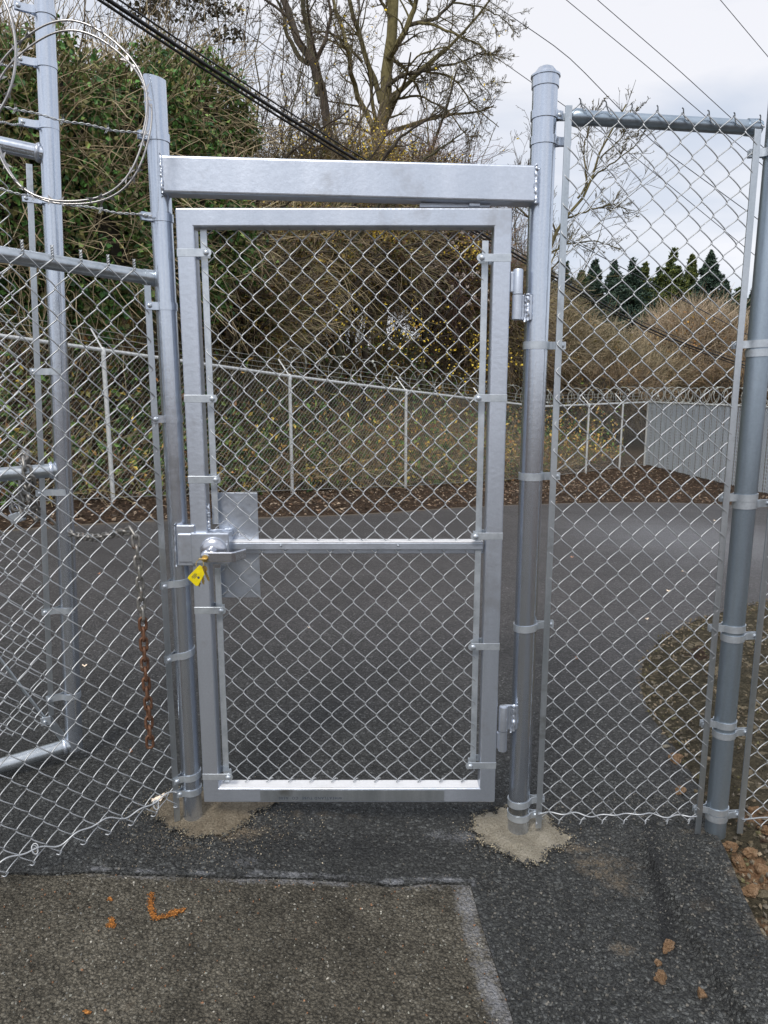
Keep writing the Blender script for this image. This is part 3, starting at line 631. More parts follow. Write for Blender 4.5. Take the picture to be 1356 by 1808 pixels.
# hinges
def hinge(px0, px1, y0_, ym_, y1_, leaf_up):
    pt = U((px0 + px1) / 2, y0_, YF + .004); pm = U((px0 + px1) / 2, ym_, YF + .004); pb = U((px0 + px1) / 2, y1_, YF + .004)
    r = .0145; x = (pt[0] + pb[0]) / 2; y = YF + .006
    hg = MB().lathe((x, y, 0), [(r * .8, pb[2]), (r, pb[2] + .002), (r, pm[2] - .001), (r * .8, pm[2] - .0008)], 24).build('hinge', M['paint'], leaf, smooth=True)
    MB().lathe((x, y, 0), [(r * .8, pm[2] + .0008), (r, pm[2] + .001), (r, pt[2] - .005), (r * .92, pt[2] - .001), (r * .6, pt[2] + .001)], 24).build('hinge_barrel', M['paint'], hg, smooth=True)
    (za, zb_) = (pm[2], pt[2]) if leaf_up else (pb[2], pm[2])
    MB().box(((oR + x) / 2 + .001, y + .004, (za + zb_) / 2), (max(x - oR - .002, .006), .012, (zb_ - za) * .8)).build('hinge_leaf', M['paint'], hg, bevel=.002)
    (za, zb_) = (pb[2], pm[2]) if leaf_up else (pm[2], pt[2])
    mb = MB(); xp = rpost[0] - RR
    mb.box(((x + xp) / 2 + .008, y + .008, (za + zb_) / 2), (xp - x + .012, .010, (zb_ - za))); o = mb.build('hinge_leaf', M['paint'], hg, bevel=.002)
    weld((xp + .002, y - .002, za), (xp + .002, y - .002, zb_), .0055, hg, 18, 7); weld((xp - .006, y - .001, za - .004), (xp - .006, y - .001, zb_ + .002), .004, hg, 18, 8)
hinge(905, 923, 475, 520, 565, True); hinge(880, 896, 1247, 1290, 1326, False)

# keys and tag in the lock
kc = np.array([rc[0] - .007, ly - .0165, rc[2] - .007])
ks = thing('key_bunch', 'brass keys and yellow plastic tag on a ring hanging from the gate lock', 'keys', kc)
MB().box(kc + np.array([-.004, -.006, 0]), (.024, .014, .0022)).build('key', M['brass'], ks, bevel=.0006)
rg = kc + np.array([-.012, -.014, -.014]); tt = np.linspace(0, 2 * np.pi, 25)[:-1]
mb = MB(); mb.tubes(np.stack([rg[0] + .011 * np.cos(tt), rg[1] + .004 * np.sin(tt * 1), rg[2] + .012 * np.sin(tt)], -1)[None], .0010, 6, closed=True); mb.build('ring', M['brass'], ks, smooth=True)
def key(c, ang, ln, yy):
    d = np.array([math.sin(ang), 0, -math.cos(ang)]); n = np.array([d[2], 0, -d[0]]); mb = MB(); c = np.array([c[0], yy, c[2]])
    bow = [c + d * (.010 + .010 * math.cos(t)) + n * .0095 * math.sin(t) for t in np.linspace(0, 2 * math.pi, 15)[:-1]]
    mb.prism(bow, (0, .0018, 0)); sh = [c + d * .018 + n * .004, c + d * (ln - .006) + n * .004, c + d * ln, c + d * (ln - .004) - n * .002]
    for i in range(7): q = ln - .008 - i * .0035; sh.append(c + d * q - n * (.0042 if i % 2 else .0022))
    sh.append(c + d * .018 - n * .004); mb.prism([p + np.array([0, .0002, 0]) for p in sh], (0, .0014, 0)); mb.build('key', M['brass'], ks)
key(rg + np.array([.004, 0, -.010]), .12, .052, rg[1] - .004); key(rg + np.array([0, 0, -.010]), -.08, .060, rg[1] - .001); key(rg + np.array([.008, 0, -.006]), .35, .050, rg[1] + .002)
tcn = [U(px, py, rg[1] - .006) for px, py in ((356, 1000), (352, 998), (333, 1017), (331, 1021), (346, 1035), (350, 1034), (361, 1014))]
tgp = MB().prism(tcn, (0, .0016, 0)).build('tag', M['yellow'], ks, bevel=.0006)
cc_ = np.mean(tcn, 0); ax1 = nrm2(tcn[2] - tcn[1]); ax2 = nrm2(tcn[4] - tcn[3]); mb = MB()
for i, (o_, l_) in enumerate(((-.006, .016), (-.002, .018), (.002, .012))): mb.box(cc_ + ax1 * .004 + ax2 * (o_ - .002) + np.array([0, -.0011, 0]), (l_, .0003, .0012), (ax1, (0, 1, 0), ax2))
mb.build('print_lines', M['ink'], tgp)
MB().lathe(cc_ - ax1 * .001 + ax2 * .007 + np.array([0, -.0009, 0]), [(.0036, 0), (.0036, .0006)], 16, Xz).build('print_circle', M['ink'], tgp)

# ------------------------------------------------------------------ right fence panel
fpost = np.array([1.112, 2.12]); FR = .0325; YR = 2.090
rf = thing('chain_link_fence', 'grey chain link fence panel joined to the capped gate post, with a blue-grey end post', 'fence', (fpost[0], 2.12, 0))
zf0 = float(h0(*fpost)[0])
fp_ = MB().cyl((fpost[0], fpost[1], zf0 - .2), (fpost[0], fpost[1], 2.30), FR, 30).build('post', M['galv_blue'], rf, smooth=True)
ra, rb2 = U(1012, 207, GY_), U(1338, 226, GY_)
rl = MB().cyl((ra[0], GY_, ra[2]), (rb2[0], GY_, rb2[2]), .0195, 24).build('top_rail', M['galv_blue'], rf, smooth=True)
dR = nrm2(rb2 - ra)
for e0, sg in ((ra, 1), (rb2, -1)):
    MB().tubes([[e0 - dR * sg * .012, e0 - dR * sg * .008, e0 + dR * sg * .004, e0 + dR * sg * .032]], np.array([[.006, .018, .0235, .0225]]), 24, cap=True).build('rail_end', M['galv_blue'], rl, smooth=True, sharp=30)
MB().box((ra[0] - .024, GY_, ra[2]), (.035, .006, .02)).build('rail_lug', M['band'], rl, bevel=.001)
rzt = U(1180, 178, YR)[2]; rzb = U(1100, 1452, YR)[2]
rxl, rxr = U(972, 900, YR)[0], U(1283, 900, YR)[0]
slope_r = lambda u, z: -(.045) * u * sstep(1.2, 2.2, z)
mm = chainlink((rxl, YR), (rxr, YR), rzb, rzt  , .00178, dz=slope_r)
knuckles(mm, (rxl, YR), (rxr, YR), rzt + .002, 1, phase=(int(round((rxr - rxl) / (W_ / 2))) * 0 + int(round((rzt - rzb) / (H_ / 2)))) % 2, dzf=lambda u: -.045 * u)
knuckles(mm, (rxl, YR), (rxr, YR), rzb, -.4, phase=0); mm.build('mesh', M['wire'], rf, smooth=True, sharp=0)
bl_ = lambda x, zt, zb, par=rf: MB().box((x, YR, (zt + zb) / 2), (.019, .005, zt - zb)).build('tension_bar', M['galv'], par, bevel=.001)
bl_(rxl + .004, U(1002, 186, YR)[2], U(935, 1462, YR)[2]); bl_(rxr - .004, U(1348, 228, YR)[2], U(1243, 1472, YR)[2])
for y_ in (262, 606, 880, 1113, 1284, 1437): band_round(fpost, FR, U(1300, y_, GY_ - FR)[2], (-1, 0), .046, fp_, 'band', tilt=-.05)
for y_ in (622, 893, 1130, 1302, 1449): band_round(fpost, FR, U(1300, y_, GY_ - FR)[2], (1, 0), .046, fp_, 'band', tilt=.05)
x3 = fpost[0] + FR + .034
mm = chainlink((x3 - .004, YR), (x3 + 1.3, YR), rzb - .02, rzt  , .00178); mm.build('mesh', M['wire'], rf, smooth=True, sharp=0)
bl_(x3, 2.1, rzb - .04)
MB().cyl((fpost[0] + FR, GY_, 2.02), (fpost[0] + 1.4, GY_, 2.0), .0195, 20).build('top_rail', M['galv_blue'], rf, smooth=True)
def tension_wire(A, B, z0, z1, parent, sag=.012, r=.0024, n=60, yoff=-.006, dzf=None):
    t_ = np.linspace(0, 1, n); A = np.array(A); B = np.array(B); XY = A[None] + (B - A)[None] * t_[:, None]
    z = z0 + (z1 - z0) * t_ + sag * np.sin(t_ * 13) * .7 + sag * .4 * np.sin(t_ * 29 + 1)
    P = np.column_stack([XY[:, 0], XY[:, 1] + yoff * np.cos(t_ * 40), z]); MB().tubes(P[None], r, 6, cap=True).build('tension_wire', M['wire'], parent, smooth=True, sharp=0)
tension_wire((rxl, YR), (rxr, YR), U(950, 1437, YR)[2], U(1240, 1440, YR)[2], rf, .006)
tension_wire((x3, YR), (x3 + 1.3, YR), rzb + .01, rzb - .02, rf, .01)

# ------------------------------------------------------------------ left fence panel (comes towards the camera)
LA = lpost + LP_dir * .052; LB = lpost + LP_dir * .95
lf = thing('chain_link_fence', 'bright chain link fence panel left of the gate, bottom edge ending in sawtooth points', 'fence', (LA[0], LA[1], 0))
lra, lrb = UP(262, 488, lpost, LB), UP(0, 446, lpost, LB)
dL = nrm2(lrb - lra); lrb = lra + dL * 1.0
RO = np.array([-LP_dir[1] * -.0, .034, 0]); rl = MB().cyl(lra + RO, lrb + RO, .0205, 24).build('top_rail', M['galv'], lf, smooth=True)
q0 = lra + RO; MB().tubes([[q0 - dL * .016, q0 - dL * .012, q0 - dL * .004, q0 + dL * .026]], np.array([[.006, .018, .0235, .0228]]), 24, cap=True).build('rail_end', M['galv'], rl, smooth=True, sharp=30)
MB().box(lra - dL * .028 + RO * .8, (.03, .006, .022), (dL, (-dL[1], dL[0], 0), (0, 0, 1))).build('rail_lug', M['band'], rl, bevel=.001)
zlt = lra[2] + .012; lb0, lb1 = UP(290, 1432, lpost, LB), UP(10, 1545, lpost, LB)
uu_ = np.linalg.norm(lb1[:2] - LA) / np.linalg.norm(LB - LA); zr_ = (lra[2], (lrb - lra)[2] / 1.0)
print('left panel', lb0, lb1, lra, lrb, uu_)
sh_l = lambda u, z: u * ((lb1[2] - lb0[2]) / uu_ * (1 - sstep(.1, 1.7, z)) + zr_[1] * .9 * sstep(.1, 1.7, z))
mm = chainlink(LA, LB, lb0[2], zlt, .0019, dz=sh_l)
ph_ = int(round((zlt - lb0[2]) / (H_ / 2))) % 2
knuckles(mm, LA, LB, zlt, 1, .0019, True, ph_, dzf=lambda u: float(sh_l(u, zlt)))
knuckles(mm, LA, LB, lb0[2], -.12, .0021, False, 0, dzf=lambda u: float(sh_l(u, 0.0)))
mm.build('mesh', M['wire'], lf, smooth=True, sharp=0)
lx = LA + LP_dir * .002; ztb, zbb = UP(272, 505, lpost, LB)[2], UP(322, 1446, lpost, LB)[2]
MB().box((lx[0], lx[1], (ztb + zbb) / 2), (.019, .005, ztb - zbb), ((*LP_dir, 0), (-LP_dir[1], LP_dir[0], 0), (0, 0, 1))).build('tension_bar', M['galv'], lf, bevel=.001)
pa = UP(312, 1400, lpost, LB); pb = UP(0, 1525, lpost, LB); n_ = 80; t_ = np.linspace(0, 1, n_)
P = pa + (pb - pa) * t_[:, None]; P[:, 2] += .010 * np.sin(t_ * 15 + .6) + .006 * np.sin(t_ * 34); P[:, 1] -= .006
P = np.vstack([P, P[-1] + (pb - pa) * .3])
MB().tubes(P[None], .0027, 6, cap=True).build('tension_wire', M['wire'], lf, smooth=True, sharp=0)
for px_, py_ in ((60 + 3, 1495), (276, 1418)):
    c = UP(px_, py_, lpost, LB); tt = np.linspace(0, 5 * np.pi, 40); mb = MB()
    mb.tubes(np.stack([c[0] + .010 * np.cos(tt) * (1 - .3 * tt / 15), c[1] - .006 + .006 * np.sin(tt), c[2] + .012 * np.sin(tt * .9) - .010 * tt / 15], -1)[None], .0018, 5); mb.build('wire_tie', M['wire'], lf, smooth=True, sharp=0)

# ------------------------------------------------------------------ vehicle swing gate behind the left panel
ut, ub = U(77, -30, 2.45), U(131, 1318, 2.45); SA = ub[:2]; SB = SA + nrm2((-1, -.62)) * 1.6
sg = thing('vehicle_gate', 'tall round-pipe vehicle gate standing behind the left fence panel, its corner upright in view', 'gate', ub)
SR = .0300
up_ = MB().cyl(ub - np.array([0, 0, .008]), ut, SR, 30).build('upright', M['paint_post'], sg, smooth=True)
def uprightx(py): t_ = (py - (-30)) / (1318 + 30); return ut + (ub - ut) * t_
for (ya, pxb, yb, m_) in ((274, 0, 255, 'paint_post'), (829, 0, 838, 'galv'), (1313, 0, 1352, 'galv')):
    za = U(100, ya, 2.45)[2]; s0 = uprightx(ya); s0 = np.array([s0[0], s0[1], za]); e0 = UP(pxb, yb, SA, SB); dd_ = nrm2(e0 - s0); 
    off = np.array([-.0, -.0, 0])
    MB().cyl(s0 + dd_ * .010, s0 + dd_ * 1.7, .0245 if ya != 1313 else .027, 26).build('rail', M[m_], sg, smooth=True)
    mb = MB(); mb.lathe(s0 + dd_ * .035, [(.030, -.007), (.0315, -.002), (.0285, .004), (.026, .006)], 20, tuple(np.array(v) for v in (np.cross(dd_, (0, 0, 1)), np.cross(np.cross(dd_, (0, 0, 1)), dd_), dd_))); mb.build('weld_bead', M['paint'], sg, smooth=True, sharp=0)
sdir = nrm2(SB - SA); tbo = SA + sdir * .068
tp_ = ut[:2] + sdir * .058
zt_ = U(55, 290, 2.42)[2]; zb_ = U(103, 1262, 2.42)[2]
p0_ = np.array([*tbo, zb_]); p1_ = np.array([*(uprightx(290)[:2] + sdir * .062), zt_])
w_ = .0095; sd3 = np.array([*sdir, 0]); sn3 = np.array([-sdir[1], sdir[0], 0]) * .0025
MB().hexa([p0_ - sd3 * w_ - sn3, p0_ + sd3 * w_ - sn3, p0_ + sd3 * w_ + sn3, p0_ - sd3 * w_ + sn3, p1_ - sd3 * w_ - sn3, p1_ + sd3 * w_ - sn3, p1_ + sd3 * w_ + sn3, p1_ - sd3 * w_ + sn3]).build('tension_bar', M['galv'], sg, bevel=.001)
for y_ in (14, 108, 218, 352, 656, 870, 1079, 1232):
    c = uprightx(y_); band_round(c, SR, U(100, y_, 2.42)[2], sdir, .056, up_, 'paint_post' if y_ < 500 else 'band')
mzb2, mzt2 = U(60, 1300, 2.4)[2] + .03, U(40, 300, 2.35)[2]
mm = chainlink(SA + sdir * .06, SA + sdir * 1.6, mzb2, mzt2, .0019, ppt=5, dz=lambda u, z: -.06 * u * 0); mm.build('mesh', M['wire'], sg, smooth=True, sharp=0)
# brace rod with its clevis
b0 = UP(82, 1272, SA, SB); b1 = UP(-40, 1110, SA, SB) ; b2 = UP(119, 1306, SA, SB)
MB().cyl(b0, b1, .0055, 10).build('brace_rod', M['galv'], sg, smooth=True)
bd = nrm2(b0 - b1); side = np.cross(bd, np.array([-sdir[1], sdir[0], 0])); 
MB().box((b0 + b2) / 2, (np.linalg.norm(b2 - b0) + .01, .004, .026), (bd, np.array([-sdir[1], sdir[0], 0]), side)).build('brace_strap', M['galv'], sg, bevel=.001)
cl = MB().box(b0 + np.array([.0, -.006, .0]), (.034, .005, .032), (np.array([*sdir, 0]), np.array([-sdir[1], sdir[0], 0]), (0, 0, 1))).build('clevis', M['band'], sg, bevel=.001)
bolt(b0 + np.array([0, -.012, 0]), (0, -1, 0), cl, .006)

# ------------------------------------------------------------------ chain and padlock
chn = []
for px_, py_, Y_ in ((265, 1318, 1.99), (262, 1250, 1.99), (256, 1180, 1.99), (252, 1100, 1.99), (246, 1010, 1.99), (239, 948, 1.99), (232, 937, 2.0), (205, 942, 2.08), (170, 950, 2.2), (135, 946, 2.40), (100, 932, 2.50), (80, 915, 2.49), (62, 896, 2.36), (48, 872, 2.30)):
    chn.append(U(px_, py_, Y_))
chn = np.array(chn); seg = np.r_[0, np.cumsum(np.linalg.norm(np.diff(chn, axis=0), axis=1))]
def along(s): return np.array([np.interp(s, seg, chn[:, i]) for i in range(3)])
ch = thing('steel_chain', 'heavy chain hooked over the left fence mesh, its hanging end rusty brown', 'chain', chn[0])
pitch = .0315; nl = int(seg[-1] / pitch)
def link(c, d, tw, mat, parent, ln=.047, wd=.028, r=.0047):
    d = np.array(d) / np.linalg.norm(d); ref = np.array([0, 1, 0.]) if abs(d[1]) < .8 else np.array([1., 0, 0]); a = np.cross(d, ref); a /= np.linalg.norm(a); b = np.cross(d, a)
    s = a * math.cos(tw) + b * math.sin(tw); P = []
    hl = (ln - wd) / 2 + r * .4; rw = wd / 2 - r
    for t_ in np.linspace(-math.pi / 2, math.pi / 2, 7): P.append(c + d * (hl + rw * math.cos(t_)) + s * rw * math.sin(t_))
    for t_ in np.linspace(math.pi / 2, 3 * math.pi / 2, 7): P.append(c + d * (-hl + rw * math.cos(t_)) + s * rw * math.sin(t_))
    MB().tubes(np.array(P)[None], r, 8, closed=True).build('link', mat, parent, smooth=True, sharp=0)
for i in range(nl):
    s = (i + .5) * pitch; c = along(s); d = along(s + .004) - along(s - .004)
    link(c, d, (math.pi / 2 if i % 2 else 0) + .45 + random.uniform(-.25, .25), M['rust'] if c[2] < along(.36 + random.uniform(-.07, .09))[2] else M['chain'], ch)
# coils of chain round the middle rail
mc = UP(46, 832, SA, SB); rx = np.array([*sdir, 0]); ry = np.array([-sdir[1], sdir[0], 0])
for i in range(11):
    a = i / 11 * 2 * math.pi; c = mc + (ry * math.cos(a) * .050 + np.array([0, 0, 1]) * math.sin(a) * .056) + rx * (.008 * math.sin(a * 2)); d = -ry * math.sin(a) + np.array([0, 0, 1]) * math.cos(a)
    link(c, d, (math.pi / 2 if i % 2 else 0) + .5, M['chain'], ch, .056, .036, .0058)
for i, (px_, py_) in enumerate(((44, 806), (42, 862), (36, 878), (28, 890), (48, 880), (56, 896), (40, 900), (62, 908))):
    link(UP(px_, py_, SA + ry[:2] * -.05, SB + ry[:2] * -.05), (random.uniform(-.6, .6), .3, 1), i * 1.3, M['chain'], ch, .056, .036, .0058)
pk = UP(28, 908, SA + ry[:2] * -.06, SB + ry[:2] * -.06)
pdk = thing('padlock', 'grey laminated padlock hanging from the chain at the left edge', 'padlock', pk)
axp = (nrm2((.92, -.1, .32)), nrm2((.1, .99, 0)), nrm2((-.32, 0, .92)))
MB().box(pk - axp[2] * .012, (.050, .024, .036), axp).build('body', M['band'], pdk, bevel=.004)
tt = np.linspace(0, np.pi, 12); P = [pk + axp[2] * .006 + axp[0] * .016]; P = np.array([pk + axp[2] * (.020 + .014 * math.sin(t_)) + axp[0] * .015 * math.cos(t_) for t_ in tt]); P = np.vstack([pk + axp[0] * .015 + axp[2] * .004, P, pk - axp[0] * .015 + axp[2] * .004])
MB().tubes(P[None], .004, 8).build('shackle', M['chrome'], pdk, smooth=True)

# ------------------------------------------------------------------ razor wire at the upper left
def razor(P, name, label, group=None, r=.0022, blade=.030, step=.05, sides=6, mat='blade', closed=False):
    P = np.array(P); o = thing(name, label, 'razor wire', P[0], group)
    MB().tubes(P[None], r, sides, closed=closed).build('core_wire', M[mat], o, smooth=True, sharp=0)
    sg_ = np.r_[0, np.cumsum(np.linalg.norm(np.diff(P, axis=0), axis=1))]; r_ = np.random.default_rng(11)
    for s in np.arange(step, sg_[-1] - step, step):
        c = np.array([np.interp(s, sg_, P[:, i]) for i in range(3)]); d = np.array([np.interp(s + .005, sg_, P[:, i]) - np.interp(s - .005, sg_, P[:, i]) for i in range(3)]); d /= np.linalg.norm(d)
        n = np.cross(d, r_.normal(size=3)); n /= np.linalg.norm(n); m = np.cross(d, n) * .0006; mb = MB()
        for sn in (-1, 1):
            for sf in (-1, 1):
                tri = [c + d * sf * blade * .08, c + d * sf * blade * .5 + n * sn * .003, c + d * sf * blade * .62 + n * sn * blade * .36, c + d * sf * blade * .28 + n * sn * .005]
                mb.prism([q - m / 2 for q in tri], m)
        mb.build('blade', M[mat], o)
    return o
cy_ = 1.95; c0 = U(118, 200, cy_); rz = abs(U(118, 34, cy_)[2] - U(118, 366, cy_)[2]) / 2; rx_ = U(259, 200, cy_)[0] - c0[0]
tt = np.linspace(-.25, 2 * np.pi * 2.03, 260); wob = .004 * np.sin(tt * 5) + .006 * np.sin(tt * .8)
P1 = np.stack([c0[0] + (rx_ + wob) * np.cos(tt) , cy_ + .03 * np.sin(tt) + .004 * tt, c0[2] + (rz + wob - .006 * (tt > 6.28)) * np.sin(tt + .01)], -1)
razor(P1, 'razor_wire_coil', 'large single loop of silver razor wire hanging above the left fence panel', blade=.036, step=.105, r=.0028)
c1_ = U(-92, 85, 1.75); tt = np.linspace(-1.9, 1.9, 60); P2 = np.stack([c1_[0] + .155 * np.cos(tt), 1.75 + .02 * tt, c1_[2] + .20 * np.sin(tt)], -1)
razor(P2, 'razor_wire_coil', 'second razor wire loop cut by the left edge of the photo', blade=.030, step=.08, r=.0034)
def barbed(p0, p1, label, turns=40, sag=.01, nb=2):
    p0 = np.array(p0); p1 = np.array(p1); o = thing('barbed_wire', label, 'barbed wire', p0, 'barbed wire strands at the left'); n = 160; t_ = np.linspace(0, 1, n)
    P = p0 + (p1 - p0) * t_[:, None]; P[:, 2] -= sag * 4 * t_ * (1 - t_); P[:, 2] += .002 * np.sin(t_ * 22)
    mb = MB()
    for s in (0, math.pi): a = t_ * turns * 2 + s; mb.tubes((P + np.stack([0 * a, .0022 * np.sin(a), .0022 * np.cos(a)], -1))[None], .0014, 5)
    mb.build('strand', M['wire'], o, smooth=True, sharp=0)
    for s in np.linspace(.12, .88, nb * 2 + 1)[1::2] if nb else []:
        mb = MB(); c = np.array([np.interp(s, t_, P[:, i]) for i in range(3)])
        for k in range(2):
            for sg__ in (-1, 1): mb.tubes([[c + np.array([.004 * k, 0, 0]), c + np.array([.004 * k + sg__ * .004, -.008, sg__ * .013])]], np.array([[.0013, .0004]]), 5)
        a = np.linspace(0, 4 * np.pi, 20); mb.tubes(np.stack([c[0] + .003 * a / 6, c[1] + .004 * np.sin(a), c[2] + .004 * np.cos(a)], -1)[None], .0013, 5); mb.build('barb', M['wire'], o, smooth=True, sharp=0)
lpb = U(262, 238, 2.08)
barbed(lpb, U(-60, 168, 1.9), 'upper barbed wire strand running behind the razor loop to the open-topped post', nb=3)
barbed(U(268, 382, 2.08), U(-40, 322, 1.95), 'lower barbed wire strand passing below the razor loop to the open-topped post', nb=2)
barbed(U(42, 220, 2.38), U(-60, 194, 2.2), 'short barbed wire strand tied to the second clamp of the tall pipe upright', nb=1)
barbed(U(36, 115, 2.38), U(-60, 98, 2.2), 'short barbed wire strand tied to the top clamp of the tall pipe upright', nb=1)

# ------------------------------------------------------------------ footings, markings, clods, leaves
EDGE = []
def splash(name, label, px_poly, hgt, mat, centre, seed, bot=0.0):
    poly = [UG(*p)[:2] for p in px_poly]
    B = dens(poly, .02); B = [b + np.random.default_rng(seed + i).normal(0, .0075, 2) for i, b in enumerate(B)]
    o = region(name, (B, .012, [(-1.2, 1.2, 1.6, 2.7, .012)]), M[mat], lambda x, y: bot + .0065 + (hgt * sstep(0, .09, segdist(B, x, y)) + .0055 * smoothnoise(x, y, .013, seed) * sstep(0, .03, segdist(B, x, y))) * (1 - .55 * np.exp(-((np.hypot(x - centre[0], y - centre[1]) - .04) / .03) ** 2)), None, 0, .0)
    q_ = np.random.default_rng(seed); bb_ = np.array(B); ii = q_.integers(0, len(bb_), 1500); pp = bb_[ii] + q_.normal(0, .0055, (1500, 2)); EDGE.append(np.column_stack([pp, h0(pp[:, 0], pp[:, 1]) + bot + .010]))
    tag(o, label, 'concrete footing'); return o
splash('concrete_footing', 'irregular sandy concrete collar around the foot of the capped right gate post',
       [(835, 1462), (842, 1446), (870, 1434), (905, 1430), (950, 1440), (975, 1452), (985, 1470), (1003, 1484), (1000, 1495), (972, 1506), (968, 1518), (950, 1532), (925, 1530), (905, 1518), (875, 1508), (850, 1488)], .014, 'concrete', rpost, 50, .006)
splash('concrete_footing', 'dirt-stained concrete collar under the left gate post and the gate corner',
       [(262, 1438), (280, 1415), (315, 1400), (380, 1398), (470, 1402), (510, 1412), (480, 1428), (440, 1445), (420, 1470), (385, 1480), (340, 1484), (300, 1466)], .012, 'dirty_concrete', lpost, 70, .006)
def paint_mark(name, label, strokes, wd, seed):
    mb = MB(); r_ = np.random.default_rng(seed); tot = 0
    for st in strokes:
        P = [UG(*p) for p in st]; sg_ = np.r_[0, np.cumsum([np.linalg.norm(P[i + 1] - P[i]) for i in range(len(P) - 1)])]
        for k in range(int(sg_[-1] / .00022) + 60):
            s = r_.uniform(0, sg_[-1]); c = np.array([np.interp(s, sg_, [p[i] for p in P]) for i in range(3)]); c[:2] += r_.normal(0, wd * .5, 2)
            rr = r_.uniform(.0007, .0026); z = float(h0(c[0], c[1])[0]) + .0022 + (tot % 900) * 2e-6; tot += 1
            n = 6; a = r_.uniform(0, 6); mb.raw([(c[0] + rr * math.cos(a + 6.28 * q / n) * r_.uniform(.6, 1.2), c[1] + rr * math.sin(a + 6.28 * q / n) * r_.uniform(.6, 1.2), z) for q in range(n)], [list(range(n))], np.zeros(3))
    o = mb.build(name, M['orange']); tag(o, label, 'paint mark', 'orange survey paint on the old pavement')
paint_mark('paint_mark', 'orange spray-painted L shape on the old pavement', [[(268, 1578), (266, 1600), (272, 1622), (290, 1620), (312, 1614)], [(300, 1612), (326, 1608)]], .008, 1)
paint_mark('paint_mark', 'small orange painted blob left of the foot of the L shape', [[(196, 1622), (200, 1638)], [(190, 1634), (204, 1634)]], .006, 2)
paint_mark('paint_mark', 'tiny orange dab above the small blob, left of the L shape', [[(193, 1586), (196, 1591)]], .004, 5)
paint_mark('paint_mark', 'faint orange fleck near the bottom edge', [[(150, 1786), (158, 1790)]], .004, 3)
import bmesh
def rock(c, size, seed, mat, name, label, cat, group, sink=.35):
    bm = bmesh.new(); bmesh.ops.create_icosphere(bm, subdivisions=4, radius=1); r_ = np.random.default_rng(seed); nk = 16; ks_ = r_.normal(0, 1, (nk, 3)) * np.linspace(1.6, 9, nk)[:, None]; ph = r_.uniform(0, 6, nk); am = 1 / np.linspace(1.6, 9, nk) ** .9
    pl_ = [(nrm2(r_.normal(size=3)), r_.uniform(.55, .85)) for _ in range(6)]
    for v in bm.verts:
        p = np.array(v.co); d = 1 + .42 * float((am * np.sin(ks_ @ p + ph)).sum()) / 1.6
        for n_, h_ in pl_:
            k_ = d * (p @ n_)
            if k_ > h_: d *= .35 + .65 * h_ / k_
        d += r_.normal(0, .02); v.co = Vector((p[0] * size[0] * d, p[1] * size[1] * d, p[2] * size[2] * 1.5 * d))
    me = bpy.data.meshes.new(name); bm.to_mesh(me); bm.free(); me.materials.append(mat); me.polygons.foreach_set('use_smooth', [True] * len(me.polygons))
    o = bpy.data.objects.new(name, me); col.objects.link(o); o.location = (c[0], c[1], c[2] + size[2] * (1 - sink)); o.rotation_euler = (0, 0, r_.uniform(0, 3)); tag(o, label, cat, group); return o
CL = [((1180, 1677), (.028, .012, .010), 'double-lobed tan clay clod at the lower right, above the reddish upright one'), ((1166, 1732), (.014, .018, .013), 'reddish-brown clay clod just below the double-lobed one'),
      ((1328, 1702), (.028, .017, .012), 'long orange clay clod near the right edge'), ((1238, 1762), (.013, .012, .009), 'small orange clay clod between the reddish one and the bottom edge'),
      ((1298, 1780), (.016, .012, .008), 'flat tan clay clod closest to the bottom right corner'), ((1163, 1705), (.010, .012, .005), 'pale crumbly clay spot between two larger clods'),
      ((1346, 1656), (.020, .009, .009), 'whitish flat stone at the right edge'), ((1290, 1500), (.026, .014, .012), 'orange clay lump right beside the foot of the blue-grey post'),
      ((1325, 1512), (.026, .018, .013), 'large orange clay lump in the trench beside the right post'), ((1348, 1470), (.022, .016, .012), 'tan clay lump behind the trench at the right edge'),
      ((1306, 1530), (.030, .020, .012), 'broad orange clay lump sloping to the apron'), ((1345, 1545), (.024, .018, .012), 'brown-orange clay lump at the right edge of the trench'), ((1322, 1580), (.028, .018, .013), 'orange clay lump lower down the trench side'),
      ((1290, 1572), (.014, .012, .006), 'thin clay crumb on the apron edge'), ((1250, 1521), (.008, .008, .005), 'tiny clay crumb on the coarse apron'), ((1265, 1625), (.009, .009, .005), 'little orange crumb midway down the apron'),
      ((1330, 1435), (.028, .016, .01), 'flat reddish clay slab behind the mesh right of the end post'), ((1200, 1402), (.022, .014, .012), 'dark red clay lump at the pavement edge behind the panel'),
      ((1175, 1322), (.030, .008, .006), 'pale broken stick-like stone at the driveway edge'), ((1192, 1345), (.03, .02, .015), 'tan stone at the driveway edge below the pale stick')]
for i, (p, s, lab) in enumerate(CL):
    g = UG(*p); m_ = M['concrete'] if ('whitish' in lab or 'pale broken' in lab) else M['clay']; rock(g + np.array([0, 0, .004]), s, 100 + i, m_, 'stone' if m_ is M['concrete'] else 'clay_clod', lab, 'stone' if m_ is M['concrete'] else 'clay clod', 'clay clods and stones at the lower right')
